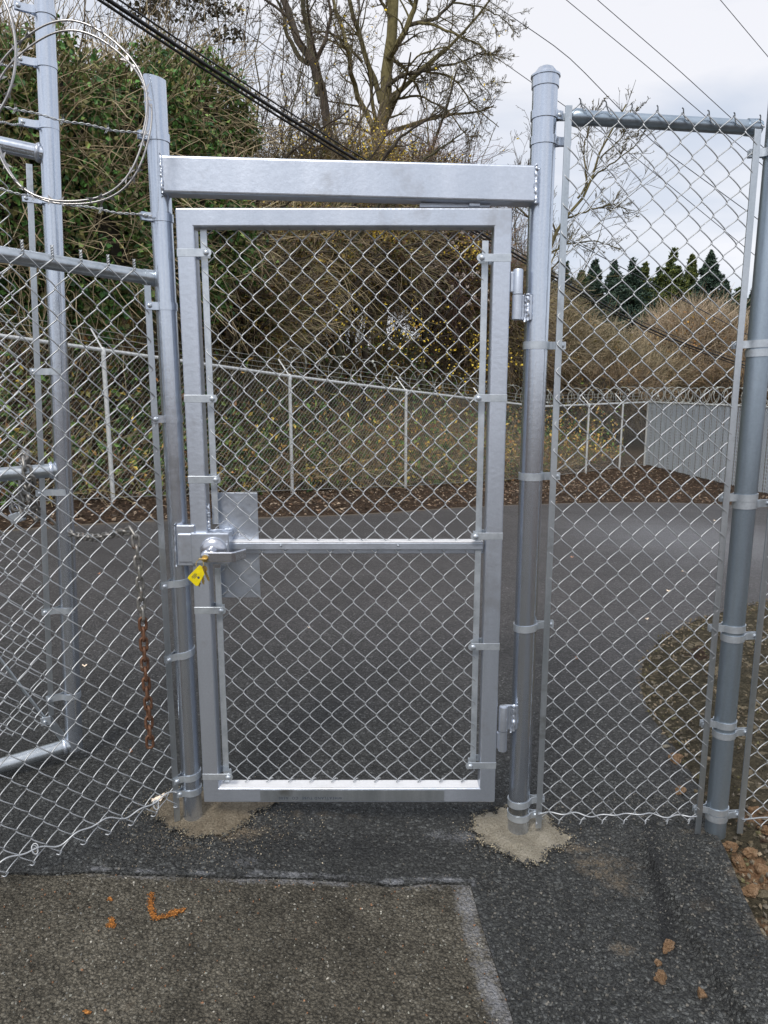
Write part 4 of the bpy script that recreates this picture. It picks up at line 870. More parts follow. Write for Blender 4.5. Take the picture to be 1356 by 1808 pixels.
# countless loose chips: gravel on the apron and the verge
def gravel(name, pts, smin, smax, cols, lift=0.0, seed=3):
    r_ = np.random.default_rng(seed); n = len(pts); base = np.array([(1, 0, 0), (-1, 0, 0), (0, 1, 0), (0, -1, 0), (0, 0, 1), (0, 0, -1)], float)
    Fb = np.array([[0, 2, 4], [2, 1, 4], [1, 3, 4], [3, 0, 4], [2, 0, 5], [1, 2, 5], [3, 1, 5], [0, 3, 5]])
    q = r_.normal(size=(n, 3, 3)); q, _ = np.linalg.qr(q); s = r_.uniform(smin, smax, (n, 1, 1)) * r_.uniform(.5, 1.1, (n, 6, 1))
    V = (base[None] * s * np.array([1, .8, .6])) @ q + pts[:, None, :] + np.array([0, 0, lift]); Fs = (Fb[None] + np.arange(n)[:, None, None] * 6).reshape(-1, 3)
    C_ = np.repeat(np.array(cols)[r_.integers(0, len(cols), n)] * r_.uniform(.7, 1.2, (n, 1)), 6, 0)
    mb = MB(); mb.raw(V.reshape(-1, 3), Fs, C_); return tag(mb.build(name, M['twig']), 'loose dark chips and grit', 'gravel', kind='stuff')
r_ = np.random.default_rng(5)
X_ = r_.uniform(-.9, 1.6, 34000); Y_ = r_.uniform(1.15, 2.35, 34000); ok = inside(apron, X_, Y_) & (segdist(apron, X_, Y_) > .01); coarse = (X_ > .86) | ((X_ > .30) & (r_.uniform(size=X_.shape) < .5)) | (r_.uniform(size=X_.shape) < .15)
ok &= coarse; X_, Y_ = X_[ok], Y_[ok]; Z_ = h0(X_, Y_) + dz_new(X_, Y_)
g1 = gravel('loose_chips', np.column_stack([X_, Y_, Z_]), .0028, .0074, [(.024, .025, .024), (.036, .037, .036), (.018, .019, .018), (.05, .052, .05), (.07, .066, .058)]); g1['label'] = 'loose black chips on the coarse asphalt apron'
X_ = r_.uniform(1.0, 4, 22000); Y_ = r_.uniform(1.1, 6, 22000); ok = inside(verge, X_, Y_); X_, Y_ = X_[ok], Y_[ok]; Z_ = h0(X_, Y_) + .02
g2 = gravel('verge_gravel', np.column_stack([X_, Y_, Z_]), .003, .014, [(.05, .042, .03), (.08, .065, .042), (.12, .095, .065), (.06, .055, .028), (.08, .07, .055)], .0, 9); g2['label'] = 'gravel and grit on the verge right of the driveway'
X_ = r_.uniform(-1.6, .34, 3000); Y_ = r_.uniform(.8, 2.0, 3000); ok = inside(old_poly, X_, Y_); X_, Y_ = X_[ok], Y_[ok]
g3 = gravel('exposed_pebbles', np.column_stack([X_, Y_, h0(X_, Y_)]), .002, .0055, [(.13, .13, .11), (.19, .18, .155), (.10, .10, .09), (.13, .07, .04), (.08, .08, .075)], -.001, 12); g3['label'] = 'pale worn pebbles in the old pavement'

g5 = gravel('edge_chips', np.vstack(EDGE), .0018, .0055, [(.03, .031, .03), (.05, .05, .048), (.16, .14, .10), (.02, .02, .02), (.09, .08, .06)], -.002, 45); g5['label'] = 'dark and sandy chips breaking up the edges of the concrete collars'
gs = []
for c_, n_, sd_ in ((rpost + np.array([.0, -.02]), 1500, .085), (lpost + np.array([.06, -.03]), 2200, .15)):
    gs.append(np.column_stack([r_.normal(c_[0], sd_, n_), r_.normal(c_[1], sd_ * .62, n_)]))
gs = np.vstack(gs); g4 = gravel('loose_sand', np.column_stack([gs, h0(gs[:, 0], gs[:, 1]) + .014]), .0010, .0034, [(.20, .17, .12), (.24, .21, .16), (.12, .10, .08), (.05, .05, .05), (.15, .12, .08)], -.002, 44); g4['label'] = 'sandy grit scattered round the two post footings'
# ------------------------------------------------------------------ leaves, twigs, trees
def rnd_unit(n, r): v = r.normal(size=(n, 3)); return v / np.linalg.norm(v, axis=1, keepdims=True)
def leaves(mb, pts, size, cols, r, flat=0, aspect=.6, colr=None):
    n = len(pts); a = rnd_unit(n, r); 
    if flat: a[:, 2] *= (1 - flat); a /= np.linalg.norm(a, axis=1, keepdims=True)
    b = rnd_unit(n, r)
    if flat: b[:, 2] *= (1 - flat)
    b = b - (a * b).sum(1, keepdims=True) * a; b /= np.linalg.norm(b, axis=1, keepdims=True)
    s = (size * r.uniform(.55, 1.25, n))[:, None] if np.isscalar(size) else size[:, None]
    nn = np.cross(a, b) * s * .18
    V = np.stack([pts - a * s * .5, pts - b * s * aspect * .45 + nn, pts + a * s * .5, pts + b * s * aspect * .45 + nn], 1)
    Fs = (np.array([[0, 1, 2], [0, 2, 3]])[None] + np.arange(n)[:, None, None] * 4).reshape(-1, 3)
    cols = np.array(cols); C_ = cols[r.integers(0, len(cols), n)] * r.uniform(.6, 1.3, (n, 1)) if colr is None else colr
    mb.raw(V.reshape(-1, 3), Fs, np.repeat(C_, 4, 0))
def grow(S, Dr, L, k, wob, up, r):
    S = np.array(S, float); d = np.array(Dr, float); d /= np.linalg.norm(d, axis=1, keepdims=True) + 1e-9; P = [S.copy()]; p = S.copy(); L = np.asarray(L)[:, None]
    w = r.normal(size=d.shape) * wob * .5
    for i in range(k - 1):
        p = p + d * L / (k - 1); P.append(p.copy()); w = w * .6 + r.normal(size=d.shape) * wob * .6; d = d + w; d[:, 2] += up; d /= np.linalg.norm(d, axis=1, keepdims=True)
    return np.stack(P, 1)
def spawn(P, R, per, t0, t1, ang, r, lens, k, wob, up, rfrac=.5, taper=.25):
    n, kk, _ = P.shape; m = n * per; pi = np.repeat(np.arange(n), per); t = r.uniform(t0, t1, m) * (kk - 1); i = np.minimum(t.astype(int), kk - 2); f = (t - i)[:, None]
    S = P[pi, i] * (1 - f) + P[pi, i + 1] * f; T = P[pi, i + 1] - P[pi, i]; T /= np.linalg.norm(T, axis=1, keepdims=True) + 1e-9
    perp = rnd_unit(m, r); perp -= (perp * T).sum(1, keepdims=True) * T; perp /= np.linalg.norm(perp, axis=1, keepdims=True) + 1e-9
    a = r.normal(ang, .25, m)[:, None]; Dr = T * np.cos(a) + perp * np.sin(a)
    pl_ = np.linalg.norm(np.diff(P, axis=1), axis=2).sum(1)[pi]; L = pl_ * lens * r.uniform(.5, 1.2, m) * (1.1 - .6 * t / (kk - 1))
    Q = grow(S, Dr, L, k, wob, up, r); r0 = (R[pi, i] * (1 - f[:, 0]) + R[pi, i + 1] * f[:, 0]) * rfrac
    Rr = r0[:, None] * np.linspace(1, taper, k)[None]; return Q, Rr
def resample(P, k):
    P = np.array(P, float); s = np.r_[0, np.cumsum(np.linalg.norm(np.diff(P, axis=0), axis=1))]; t = np.linspace(0, s[-1], k)
    Q = np.stack([np.interp(t, s, P[:, i]) for i in range(3)], -1)
    Q[1:-1] = (Q[:-2] + 2 * Q[1:-1] + Q[2:]) / 4; return Q
BK = np.array([(.060, .048, .036), (.085, .068, .045), (.070, .066, .040), (.05, .042, .034)])
def bare_tree(name, label, limbs, rads, seed, levels, cols=BK, group=None, minr=.006, cat='tree', rootpart=0, depthjit=1.0, leafs=None):
    """limbs: 3-D polylines, the first is the trunk; levels: list of (per, t0, t1, angle, length fraction, points, wobble, up)"""
    r = np.random.default_rng(seed); K = 16; P = np.stack([resample(l, K) for l in limbs]); base = P[0, 0]
    wv = r.normal(0, 1, P.shape) * .006 * np.linalg.norm(P[:, -1] - P[:, 0], axis=1)[:, None, None]; wv[:, 0] = 0; P = P + wv
    R = np.stack([np.linspace(a, b, K) for a, b in rads]); o = thing(name, label, cat, base, group)
    mb = MB(); mb.tubes(P[:1], R[:1], 12, cols[r.integers(0, len(cols), 1)] ); mb.build('trunk', M['bark'], o, smooth=True, sharp=0)
    mb = MB()
    if len(P) > 1: mb.tubes(P[1:], R[1:], 8, cols[r.integers(0, len(cols), len(P) - 1)])
    cp, cR = P, R; tips = None
    for li, (per, t0, t1, ang, lf_, k, wob, up) in enumerate(levels):
        Q, Rq = spawn(cp, cR, per, t0, t1, ang, r, lf_, k, wob, up, .42 if li == 0 else .6); Rq = np.maximum(Rq, minr)
        mb.tubes(Q, Rq, 5 if li == 0 else 3, cols[r.integers(0, len(cols), len(Q))] * r.uniform(.8, 1.25, (len(Q), 1))); cp, cR = Q, Rq
    mb.build('branches', M['bark'], o)
    if leafs:
        n, sz, lc = leafs; mb = MB(); ii = r.integers(0, len(cp), n); leaves(mb, cp[ii, r.integers(1, cp.shape[1], n)] + r.normal(0, .08, (n, 3)), sz, lc, r); mb.build('leaves', M['leaf'], o)
    return o
def L3(pts, Y, jit=0, seed=0):
    r = np.random.default_rng(seed); ys = np.cumsum(r.normal(0, jit, len(pts))); ys -= ys[0]
    return [U(px, py, Y + ys[i]) for i, (px, py) in enumerate(pts)]
# the big maple behind the beam
YT = 23
g_ = U(672, 560, YT); base = [g_[0], YT, h1(g_[0], YT) - .3]
limbs = [[base] + L3([(668, 300), (670, 200), (680, 130), (686, 60), (694, 0), (700, -90), (705, -200)], YT),
         L3([(672, 180), (650, 110), (635, 60), (618, 10), (600, -60), (585, -150)], YT, .35, 1), L3([(662, 250), (648, 190), (622, 150), (617, 90), (600, 40), (590, -10), (560, -80)], YT, .4, 2),
         L3([(684, 110), (705, 70), (722, 40), (736, 5), (742, -60), (760, -140)], YT, .35, 3), L3([(720, 45), (745, 38), (775, 30), (800, 5), (830, -30), (850, -80)], YT, .3, 4),
         L3([(678, 160), (700, 138), (720, 130), (752, 126), (780, 116), (820, 108), (860, 90)], YT, .4, 5), L3([(752, 126), (790, 132), (812, 150), (826, 178), (850, 200), (880, 225)], YT, .3, 6),
         L3([(676, 190), (705, 172), (735, 168), (765, 180), (800, 205), (830, 250)], YT, .4, 7), L3([(736, 40), (770, 45), (805, 60), (845, 80), (880, 110)], YT, .4, 8),
         L3([(640, 110), (612, 75), (575, 55), (540, 60), (500, 50)], YT, .4, 9), L3([(690, 30), (660, -20), (640, -80)], YT, .3, 10), L3([(800, 5), (845, 10), (885, 30), (915, 60)], YT, .3, 11),
         L3([(660, 240), (630, 225), (600, 215), (570, 225), (545, 250)], YT, .4, 12), L3([(700, 140), (740, 95), (790, 80), (840, 130), (870, 180)], YT, .4, 13)]
rads = [(.27, .12), (.09, .035), (.09, .035), (.10, .035), (.065, .02), (.07, .016), (.04, .012), (.045, .012), (.045, .012), (.045, .012), (.055, .02), (.03, .01), (.04, .012), (.03, .01)]
MOS = np.array([(.075, .066, .034), (.095, .080, .045), (.060, .052, .038), (.11, .095, .045)])
bare_tree('maple_tree', 'large bare leafless tree with mossy trunk rising behind the middle of the cross beam', limbs, rads, 21, [(16, .15, 1, .75, .42, 9, .15, .01), (9, .1, 1, .7, .40, 6, .17, .02), (5, .1, 1, .7, .5, 4, .2, .03)], MOS, minr=.0055)
YT = 20
l2 = [[[U(600, 500, YT)[0], YT, h1(U(600, 500, YT)[0], YT) - .3]] + L3([(592, 320), (590, 260), (565, 175), (545, 110), (522, 60), (495, 0), (480, -80)], YT),
      L3([(562, 168), (556, 110), (540, 50), (535, 0), (530, -70)], YT, .3, 31), L3([(545, 112), (525, 100), (505, 60), (500, 20), (470, -40)], YT, .3, 32), L3([(556, 110), (575, 70), (585, 20), (570, -50)], YT, .3, 33), L3([(590, 255), (560, 220), (530, 215), (500, 235)], YT, .3, 34)]
bare_tree('bare_tree', 'slender forked bare tree left of the big mossy one', l2, [(.16, .08), (.09, .04), (.07, .02), (.06, .02), (.05, .015)], 22, [(9, .2, 1, .7, .40, 7, .15, .03), (6, .15, 1, .7, .42, 5, .18, .03), (4, .1, 1, .7, .5, 4, .2, .04)], BK, minr=.007)
# leaning tree at the right
YT = 24
l3 = [[[U(915, 640, YT)[0], YT, h1(U(915, 640, YT)[0], YT) - .3]] + L3([(950, 520), (975, 440), (1000, 385), (1030, 335), (1060, 280), (1085, 230), (1100, 185)], YT),
      L3([(1020, 350), (1050, 310), (1090, 280), (1120, 262), (1140, 225)], YT, .3, 41), L3([(1000, 385), (1040, 372), (1080, 360), (1115, 372)], YT, .3, 42), L3([(1035, 325), (1030, 260), (1045, 210), (1060, 175)], YT, .3, 43),
      L3([(970, 450), (1000, 430), (1050, 425), (1095, 440)], YT, .3, 44), L3([(985, 415), (960, 370), (950, 320), (960, 280)], YT, .3, 45), L3([(1060, 280), (1100, 240), (1125, 190)], YT, .3, 46), L3([(980, 425), (930, 380), (890, 350), (870, 380)], YT, .3, 47)]
bare_tree('bare_tree', 'leaning bare tree with a fan of fine twigs seen through the right fence panel', l3, [(.10, .022), (.035, .012), (.035, .01), (.035, .01), (.035, .01), (.035, .01), (.025, .01), (.035, .01)], 23, [(13, .2, 1, .6, .42, 8, .09, .03), (8, .1, 1, .6, .42, 6, .12, .03), (4, .1, 1, .6, .5, 4, .15, .03)], MOS, minr=.0062)
# thin bare saplings filling the upper left
sap = [(330, 60, 15, 'twiggy bare sapling above the ivy nearest the left'), (400, 20, 17, 'twiggy bare sapling between the ivy and the forked tree'), (455, 10, 16, 'fine bare sapling crossing the black cable'), (500, 60, 18, 'low fine bare sapling behind the black cable'), (255, -60, 14, 'tall thin bare sapling rising out of the ivy'), (150, -60, 13, 'bare sapling at the top left behind the razor loop'),
       (560, 150, 19, 'short bushy sapling in front of the forked tree'), (620, 190, 18, 'short bushy sapling left of the mossy trunk'), (735, 200, 19, 'short bushy sapling right of the mossy trunk'), (800, 235, 20, 'short bushy sapling beside the gate corner'), (470, 180, 16, 'bushy sapling just above the beam at the left'), (860, 300, 21, 'thin sapling behind the capped post')]
for i, (px, py, Y, lab) in enumerate(sap):
    p1 = U(px, py, Y); r = np.random.default_rng(300 + i); zb_ = h1(p1[0], Y) - .2; Ht = p1[2] - zb_
    lm = [[[p1[0] + r.normal(0, .3), Y, zb_], [p1[0] + r.normal(0, .2), Y, zb_ + Ht * .5], p1]]
    for k in range(6): a = r.uniform(0, 6.28); lm.append([[lm[0][0][0], Y, zb_ + Ht * .05 * k], [p1[0] + math.cos(a) * Ht * .12, Y + math.sin(a) * Ht * .12, zb_ + Ht * .5], [p1[0] + math.cos(a) * Ht * .28, Y + math.sin(a) * Ht * .25, zb_ + Ht * r.uniform(.8, 1.05)]])
    bare_tree('bare_sapling', lab, lm, [(.04, .010)] + [(.022, .006)] * 6, 400 + i, [(8, .25, 1, .55, .34, 6, .14, .04), (6, .15, 1, .6, .42, 5, .16, .03), (3, .1, 1, .6, .5, 4, .2, .02)], BK * np.array([1.05, 1.0, 1.0]), 'bare saplings behind the fence', minr=.0042,
              leafs=(160, .07, [(.35, .24, .02), (.42, .33, .04)]) if i in (2, 7, 8) else None)

# ---- undergrowth on the bank behind the long fence
r = np.random.default_rng(77)
def bankpts(n, s0, s1, q0, q1, r):
    s = r.uniform(s0, s1, n); q = q0 + (q1 - q0) * r.uniform(0, 1, n) ** 1.2; x = A1[0] + D1[0] * s + N1[0] * q; y = A1[1] + D1[1] * s + N1[1] * q; return s, q, x, y, h(x, y)
TWC = np.array([(.16, .125, .075), (.11, .085, .055), (.075, .055, .040), (.20, .165, .10), (.10, .085, .04), (.13, .085, .055)])
mb = MB(); n = 14000; s, q, x, y, z = bankpts(n, -9, 17, .25, 9, r); lo = rnd_unit(n, r) * .9; lo[:, 2] = np.abs(lo[:, 2]) + .55; lo += np.array([-N1[0], -N1[1], 0]) * .35
Pq = grow(np.column_stack([x, y, z - .05]), lo, r.uniform(.6, 2.0, n) * (1 - .45 * sstep(9, 15, s)), 7, .22, -.10, r); keepc = (s > 2.5) | (r.uniform(size=n) < .3); mb.tubes(Pq[keepc], r.uniform(.0035, .0085, n)[keepc][:, None] * np.linspace(1, .4, 7)[None], 3, (TWC[r.integers(0, len(TWC), n)] * r.uniform(.6, 1.15, (n, 1)))[keepc])
n2 = 14000; Q, Rq = spawn(Pq[r.integers(0, n, n2 // 2)], np.full((n2 // 2, 7), .006), 2, .15, 1, .8, r, .35, 4, .25, -.03, .7); mb.tubes(Q, np.maximum(Rq, .0028), 3, TWC[r.integers(0, len(TWC), len(Q))] * r.uniform(.6, 1.2, (len(Q), 1)))
tag(mb.build('bramble_thicket', M['twig']), 'tangle of bare brown bramble canes behind the long fence', 'brambles', kind='stuff')
mb = MB(); n = 95000; s, q, x, y, z = bankpts(n, -9, 18, .05, 9, r); zz_ = z + np.abs(r.normal(0, .7, n)) * (1 + .5 * (q > 2)); green = 1 - sstep(1, 11, s)
cl_ = smoothnoise(x, z * 2 + y, .9, 55) + .6 * smoothnoise(x, y + z, .35, 56)
gc = np.array([(.030, .060, .018), (.050, .090, .022), (.022, .045, .018), (.08, .11, .03)]); bc = np.array([(.15, .075, .03), (.09, .06, .03), (.22, .13, .04), (.11, .10, .035), (.26, .19, .04), (.07, .05, .035)])
pick = r.uniform(size=n) < (.30 + .42 * green + .22 * cl_); C_ = np.where(pick[:, None], gc[r.integers(0, 4, n)], bc[r.integers(0, 6, n)]) * r.uniform(.5, 1.25, (n, 1))
keep = (cl_ > -.05) | (r.uniform(size=n) < .22)
leaves(mb, np.column_stack([x, y, zz_])[keep], .105, None, r, colr=1.5 * C_[keep]); tag(mb.build('bank_foliage', M['leaf']), 'green and rusty leaves of the undergrowth behind the long fence', 'undergrowth', kind='stuff')
# fallen leaves on the soil strip
mb = MB(); n = 7500; s = r.uniform(-9, 17, n); q = r.uniform(-2.2, 1.0, n); x = A1[0] + D1[0] * s + N1[0] * q; y = A1[1] + D1[1] * s + N1[1] * q; ok = ~inside(new_poly, x, y)
x2 = r.uniform(2, 8, 4200); y2 = r.uniform(9, 20, 4200); ok2 = ~inside(new_poly, x2, y2); x = np.r_[x[ok], x2[ok2]]; y = np.r_[y[ok], y2[ok2]]
leaves(mb, np.column_stack([x, y, h(x, y) + .03]), .065, [(.08, .05, .032), (.05, .034, .022), (.11, .08, .055), (.035, .027, .02), (.17, .135, .10)], r, .8); tag(mb.build('leaf_litter', M['leaf']), 'brown fallen leaves on the soil in front of the long fence', 'leaf litter', kind='stuff')

# ---- ivy mass at the left
def mass(name, label, blobs, seed, nleaf, lsize, lcols, ntwig, tcols, cat, group=None, twl=(.5, 1.6), leafpart='foliage', tr=(.004, .009), droop=-.10, core=True):
    r = np.random.default_rng(seed); vol = np.array([b[1][0] * b[1][1] * b[1][2] for b in blobs]) ** .7; c = np.array([b[0] for b in blobs]); R = np.array([b[1] for b in blobs])
    o = thing(name, label, cat, (c[:, 0].mean(), c[:, 1].mean(), h1(c[:, 0].mean(), c[:, 1].mean())), group)
    def pts(n, lo_): ii = r.choice(len(blobs), n, p=vol / vol.sum()); u_ = rnd_unit(n, r); rad = r.uniform(lo_, 1, n) ** .5; bumpy = 1 + .16 * np.sin(u_ @ np.array([7, 3, 5.]) + ii) + .10 * np.sin(u_ @ np.array([-5, 11, 9.])); return c[ii] + u_ * R[ii] * (rad * bumpy)[:, None], u_, ii
    if nleaf:
        p, u_, ii = pts(nleaf, .45); cl_ = np.sin(p @ np.array([2.1, 1.3, 3.7])) + np.sin(p @ np.array([-3.3, 2.2, 1.9])); k = (cl_ > -1.1) | (r.uniform(size=nleaf) < .3); mb = MB(); leaves(mb, p[k], lsize, lcols, r, aspect=.85); mb.build(leafpart, M['leaf'], o)
    if ntwig:
        p, u_, ii = pts(ntwig, .2); Pq = grow(p, u_ * .8 + rnd_unit(ntwig, r) * .8 + np.array([0, 0, .2]), r.uniform(*twl, ntwig), 6, .22, droop, r); mb = MB(); tcols = np.array(tcols)
        mb.tubes(Pq, r.uniform(*tr, ntwig)[:, None] * np.linspace(1, .45, 6)[None], 3, tcols[r.integers(0, len(tcols), ntwig)] * r.uniform(.6, 1.2, (ntwig, 1))); mb.build('stems', M['twig'], o)
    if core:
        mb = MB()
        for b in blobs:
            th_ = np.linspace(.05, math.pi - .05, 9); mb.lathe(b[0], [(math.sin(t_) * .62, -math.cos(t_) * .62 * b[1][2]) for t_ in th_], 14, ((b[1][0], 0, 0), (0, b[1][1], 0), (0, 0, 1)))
        mb.raw(np.zeros((1, 3)) + c[0], np.zeros((0, 3), int), np.array([.1, .1, .1])); C0 = np.array([.028, .024, .018]); mb.c = [np.tile(C0, (len(q_), 1)) for q_ in mb.v]; mb.build('dark_core', M['bark'], o, smooth=True, sharp=0)  # dark solid core added to block sky and darken gaps between leaves
    return o
IV = [(.045, .105, .028), (.068, .145, .038), (.030, .065, .026), (.11, .17, .045), (.10, .10, .045), (.14, .13, .05)]
TW2 = [(.20, .16, .10), (.14, .11, .07), (.10, .08, .05), (.24, .20, .13)]
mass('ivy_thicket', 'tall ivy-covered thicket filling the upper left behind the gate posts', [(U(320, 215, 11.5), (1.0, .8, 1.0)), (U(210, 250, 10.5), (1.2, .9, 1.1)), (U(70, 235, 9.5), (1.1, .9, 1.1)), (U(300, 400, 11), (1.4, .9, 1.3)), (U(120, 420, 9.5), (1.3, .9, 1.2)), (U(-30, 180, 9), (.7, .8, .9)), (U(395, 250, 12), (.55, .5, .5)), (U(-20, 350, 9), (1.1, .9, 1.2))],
     501, 75000, .085, IV, 5200, TW2, 'ivy thicket', twl=(.4, 1.3))
mass('evergreen_bough', 'dark drooping evergreen bough at the top left above the ivy', [(U(320, 15, 15), (1.1, .4, .16)), (U(395, 62, 15), (.45, .25, .09)), (U(290, -20, 15), (1.0, .4, .16))], 502, 1100, .09, [(.04, .035, .025), (.05, .05, .03), (.03, .03, .022)], 160, BK, 'tree', twl=(.3, .8), core=False)
OC = [(.20, .14, .03), (.28, .21, .05), (.10, .11, .04), (.07, .085, .03), (.13, .08, .04), (.05, .06, .025), (.16, .10, .06)]
DT = [(.15, .12, .08), (.10, .08, .06), (.20, .16, .10), (.07, .055, .045), (.16, .14, .07)]
mass('shrub', 'dense arching shrub of bare canes seen in the middle left of the gate mesh', [(U(470, 480, 15), (1.7, 1.2, 1.4)), (U(400, 560, 13), (1.3, .8, 1.0))], 503, 20000, .08, OC, 5500, DT + [(.2, .17, .1)], 'shrub', 'shrubs on the bank behind the fence', twl=(.4, 1.5))
mass('shrub', 'dark tangled shrub with yellow leaf tufts behind the middle of the gate mesh', [(U(620, 450, 17), (1.7, 1.2, 1.5)), (U(600, 330, 18), (1.8, 1.0, 1.0))], 504, 20000, .08, OC, 5500, DT, 'shrub', 'shrubs on the bank behind the fence', twl=(.4, 1.5))
mass('shrub', 'reddish-brown twiggy shrub with pale seed heads near the hinge side of the gate', [(U(770, 470, 19), (1.7, 1.2, 1.6)), (U(720, 350, 20), (1.9, 1.0, 1.2))], 505, 20000, .08, OC, 5500, [(.12, .075, .06), (.09, .06, .05), (.14, .1, .075), (.07, .05, .045)], 'shrub', 'shrubs on the bank behind the fence', twl=(.4, 1.5))
mass('shrub', 'low olive-brown shrub behind the hinge-side fence corner', [(U(850, 560, 20), (1.6, 1.2, 1.5))], 506, 16000, .08, OC, 3500, DT, 'shrub', 'shrubs on the bank behind the fence', twl=(.6, 1.8))
for (px, py0, py1, Y, rr, lab) in ((585, 700, 300, 15.2, .11, 'dark leaning trunk inside the thicket behind the middle of the gate'), (640, 700, 330, 16.5, .09, 'second dark trunk in the thicket, right beside the leaning one'), (400, 640, 330, 12.5, .06, 'thin dark trunk behind the latch side of the gate'), (745, 680, 400, 17.5, .07, 'dark forked trunk near the pale seed heads')):
    b_ = U(px, py0, Y); b_[2] = h1(b_[0], Y) - .2; t1_ = U(px + (py0 - py1) * .12, py1, Y); m_ = (b_ + t1_) / 2 + np.array([-.15, 0, 0]); rr2 = np.random.default_rng(int(px))
    lm = [[b_, m_, t1_]] + [[m_ + (t1_ - m_) * q_, m_ + (t1_ - m_) * (q_ + .3) + np.array([sg2 * .7, -.3, .3]), m_ + (t1_ - m_) * (q_ + .3) + np.array([sg2 * 1.7, -.5, .5 + .5 * q_])] for q_, sg2 in ((0, 1), (.1, -1), (.4, 1), (.5, -1), (.75, 1))]
    bare_tree('bare_tree', lab, lm, [(rr, rr * .4)] + [(rr * .45, .012)] * 5, int(px) + 7, [(7, .2, 1, .8, .4, 7, .2, -.02), (5, .15, 1, .8, .45, 5, .2, -.02)], BK * .8, 'trunks inside the thicket', minr=.006)
# pale seed heads
mb = MB(); r = np.random.default_rng(8); n = 42
sh = thing('seed_head_vine', 'pale fluffy seed heads of a climbing vine near the top right of the gate mesh', 'vine', U(800, 470, 18))
for i in range(n):
    c = U(r.uniform(745, 875), 0, 18); py = r.uniform(410, 545); c = U(760 + r.uniform(0, 110), py, 17.6 + r.uniform(-.4, .4)); p = c + rnd_unit(26, r) * .055 * r.uniform(.4, 1, (26, 1)); leaves(mb, p, .05, [(.42, .38, .34), (.34, .30, .27)], r, aspect=.4)
mb.build('seed_heads', M['leaf'], sh)
# yellow leaf tufts
yv = thing('yellow_leaved_twigs', 'clusters of small bright yellow leaves among the bare twigs above and below the beam', 'foliage', U(640, 400, 17))
mb = MB()
for (px, py, n, sp) in ((645, 235, 160, .30), (700, 262, 160, .28), (668, 408, 260, .20), (500, 440, 220, .26), (560, 440, 160, .22), (480, 425, 120, .2), (520, 250, 60, .2), (430, 400, 120, .25), (830, 440, 90, .2), (740, 600, 200, .4), (860, 630, 260, .35), (620, 560, 120, .5), (500, 580, 160, .5), (440, 520, 120, .4)):
    leaves(mb, U(px, py, 14.0 if py > 480 else 15.5) + r.normal(0, 1, (n, 3)) * np.array([sp, sp * .5, sp * .7]), .06, [(.30, .22, .025), (.38, .29, .04), (.22, .15, .03)], r, aspect=.7)
mb.build('leaves', M['leaf'], yv)

# ---- right background: thickets, shrub mounds, conifers
BR2 = [(.14, .10, .07), (.11, .075, .05), (.17, .125, .085), (.085, .065, .045), (.15, .12, .06)]
mass('brown_shrub', 'big rounded reddish-brown leafless shrub filling the right fence panel below the conifers', [(U(1225, 640, 30), (2.5, 2.2, 2.0)), (U(1215, 592, 32), (1.6, 1.6, 1.0)), (U(1335, 665, 30), (1.6, 2, 1.2))], 601, 9000, .11, [(.22, .12, .05), (.16, .10, .05), (.34, .20, .05), (.10, .08, .04)], 16000, [(.22, .175, .12), (.17, .14, .095), (.26, .205, .15), (.13, .105, .075)], 'shrub', 'shrub mounds beyond the right fence', twl=(.5, 1.3), tr=(.006, .012), droop=.02)
mass('brown_shrub', 'olive-brown tangled shrub between the capped post and the rounded reddish one', [(U(1035, 665, 27), (1.9, 2, 1.7)), (U(955, 625, 25), (1.6, 1.6, 1.9)), (U(1120, 680, 26), (1.6, 1.5, .9))], 602, 9000, .10, [(.12, .10, .04), (.09, .08, .035), (.18, .12, .05)], 13000, [(.17, .14, .09), (.13, .11, .07), (.22, .18, .12), (.09, .08, .05)], 'shrub', 'shrub mounds beyond the right fence', twl=(.5, 1.4), tr=(.006, .011), droop=-.02)
mass('brown_shrub', 'dark brown shrub row just above the razor wire of the slatted fence', [(U(1200, 690, 26), (2.6, 1.2, .7)), (U(1320, 685, 25), (2.2, 1.2, .8)), (U(1060, 690, 24), (2.2, 1.2, .7)), (U(900, 640, 23), (1.5, 1.2, 1.3))], 603, 4000, .09, [(.12, .08, .04), (.08, .07, .03)], 8000, [(.11, .085, .055), (.08, .06, .042), (.14, .1, .06)], 'shrub', 'shrub mounds beyond the right fence', twl=(.4, 1.0), tr=(.006, .011))
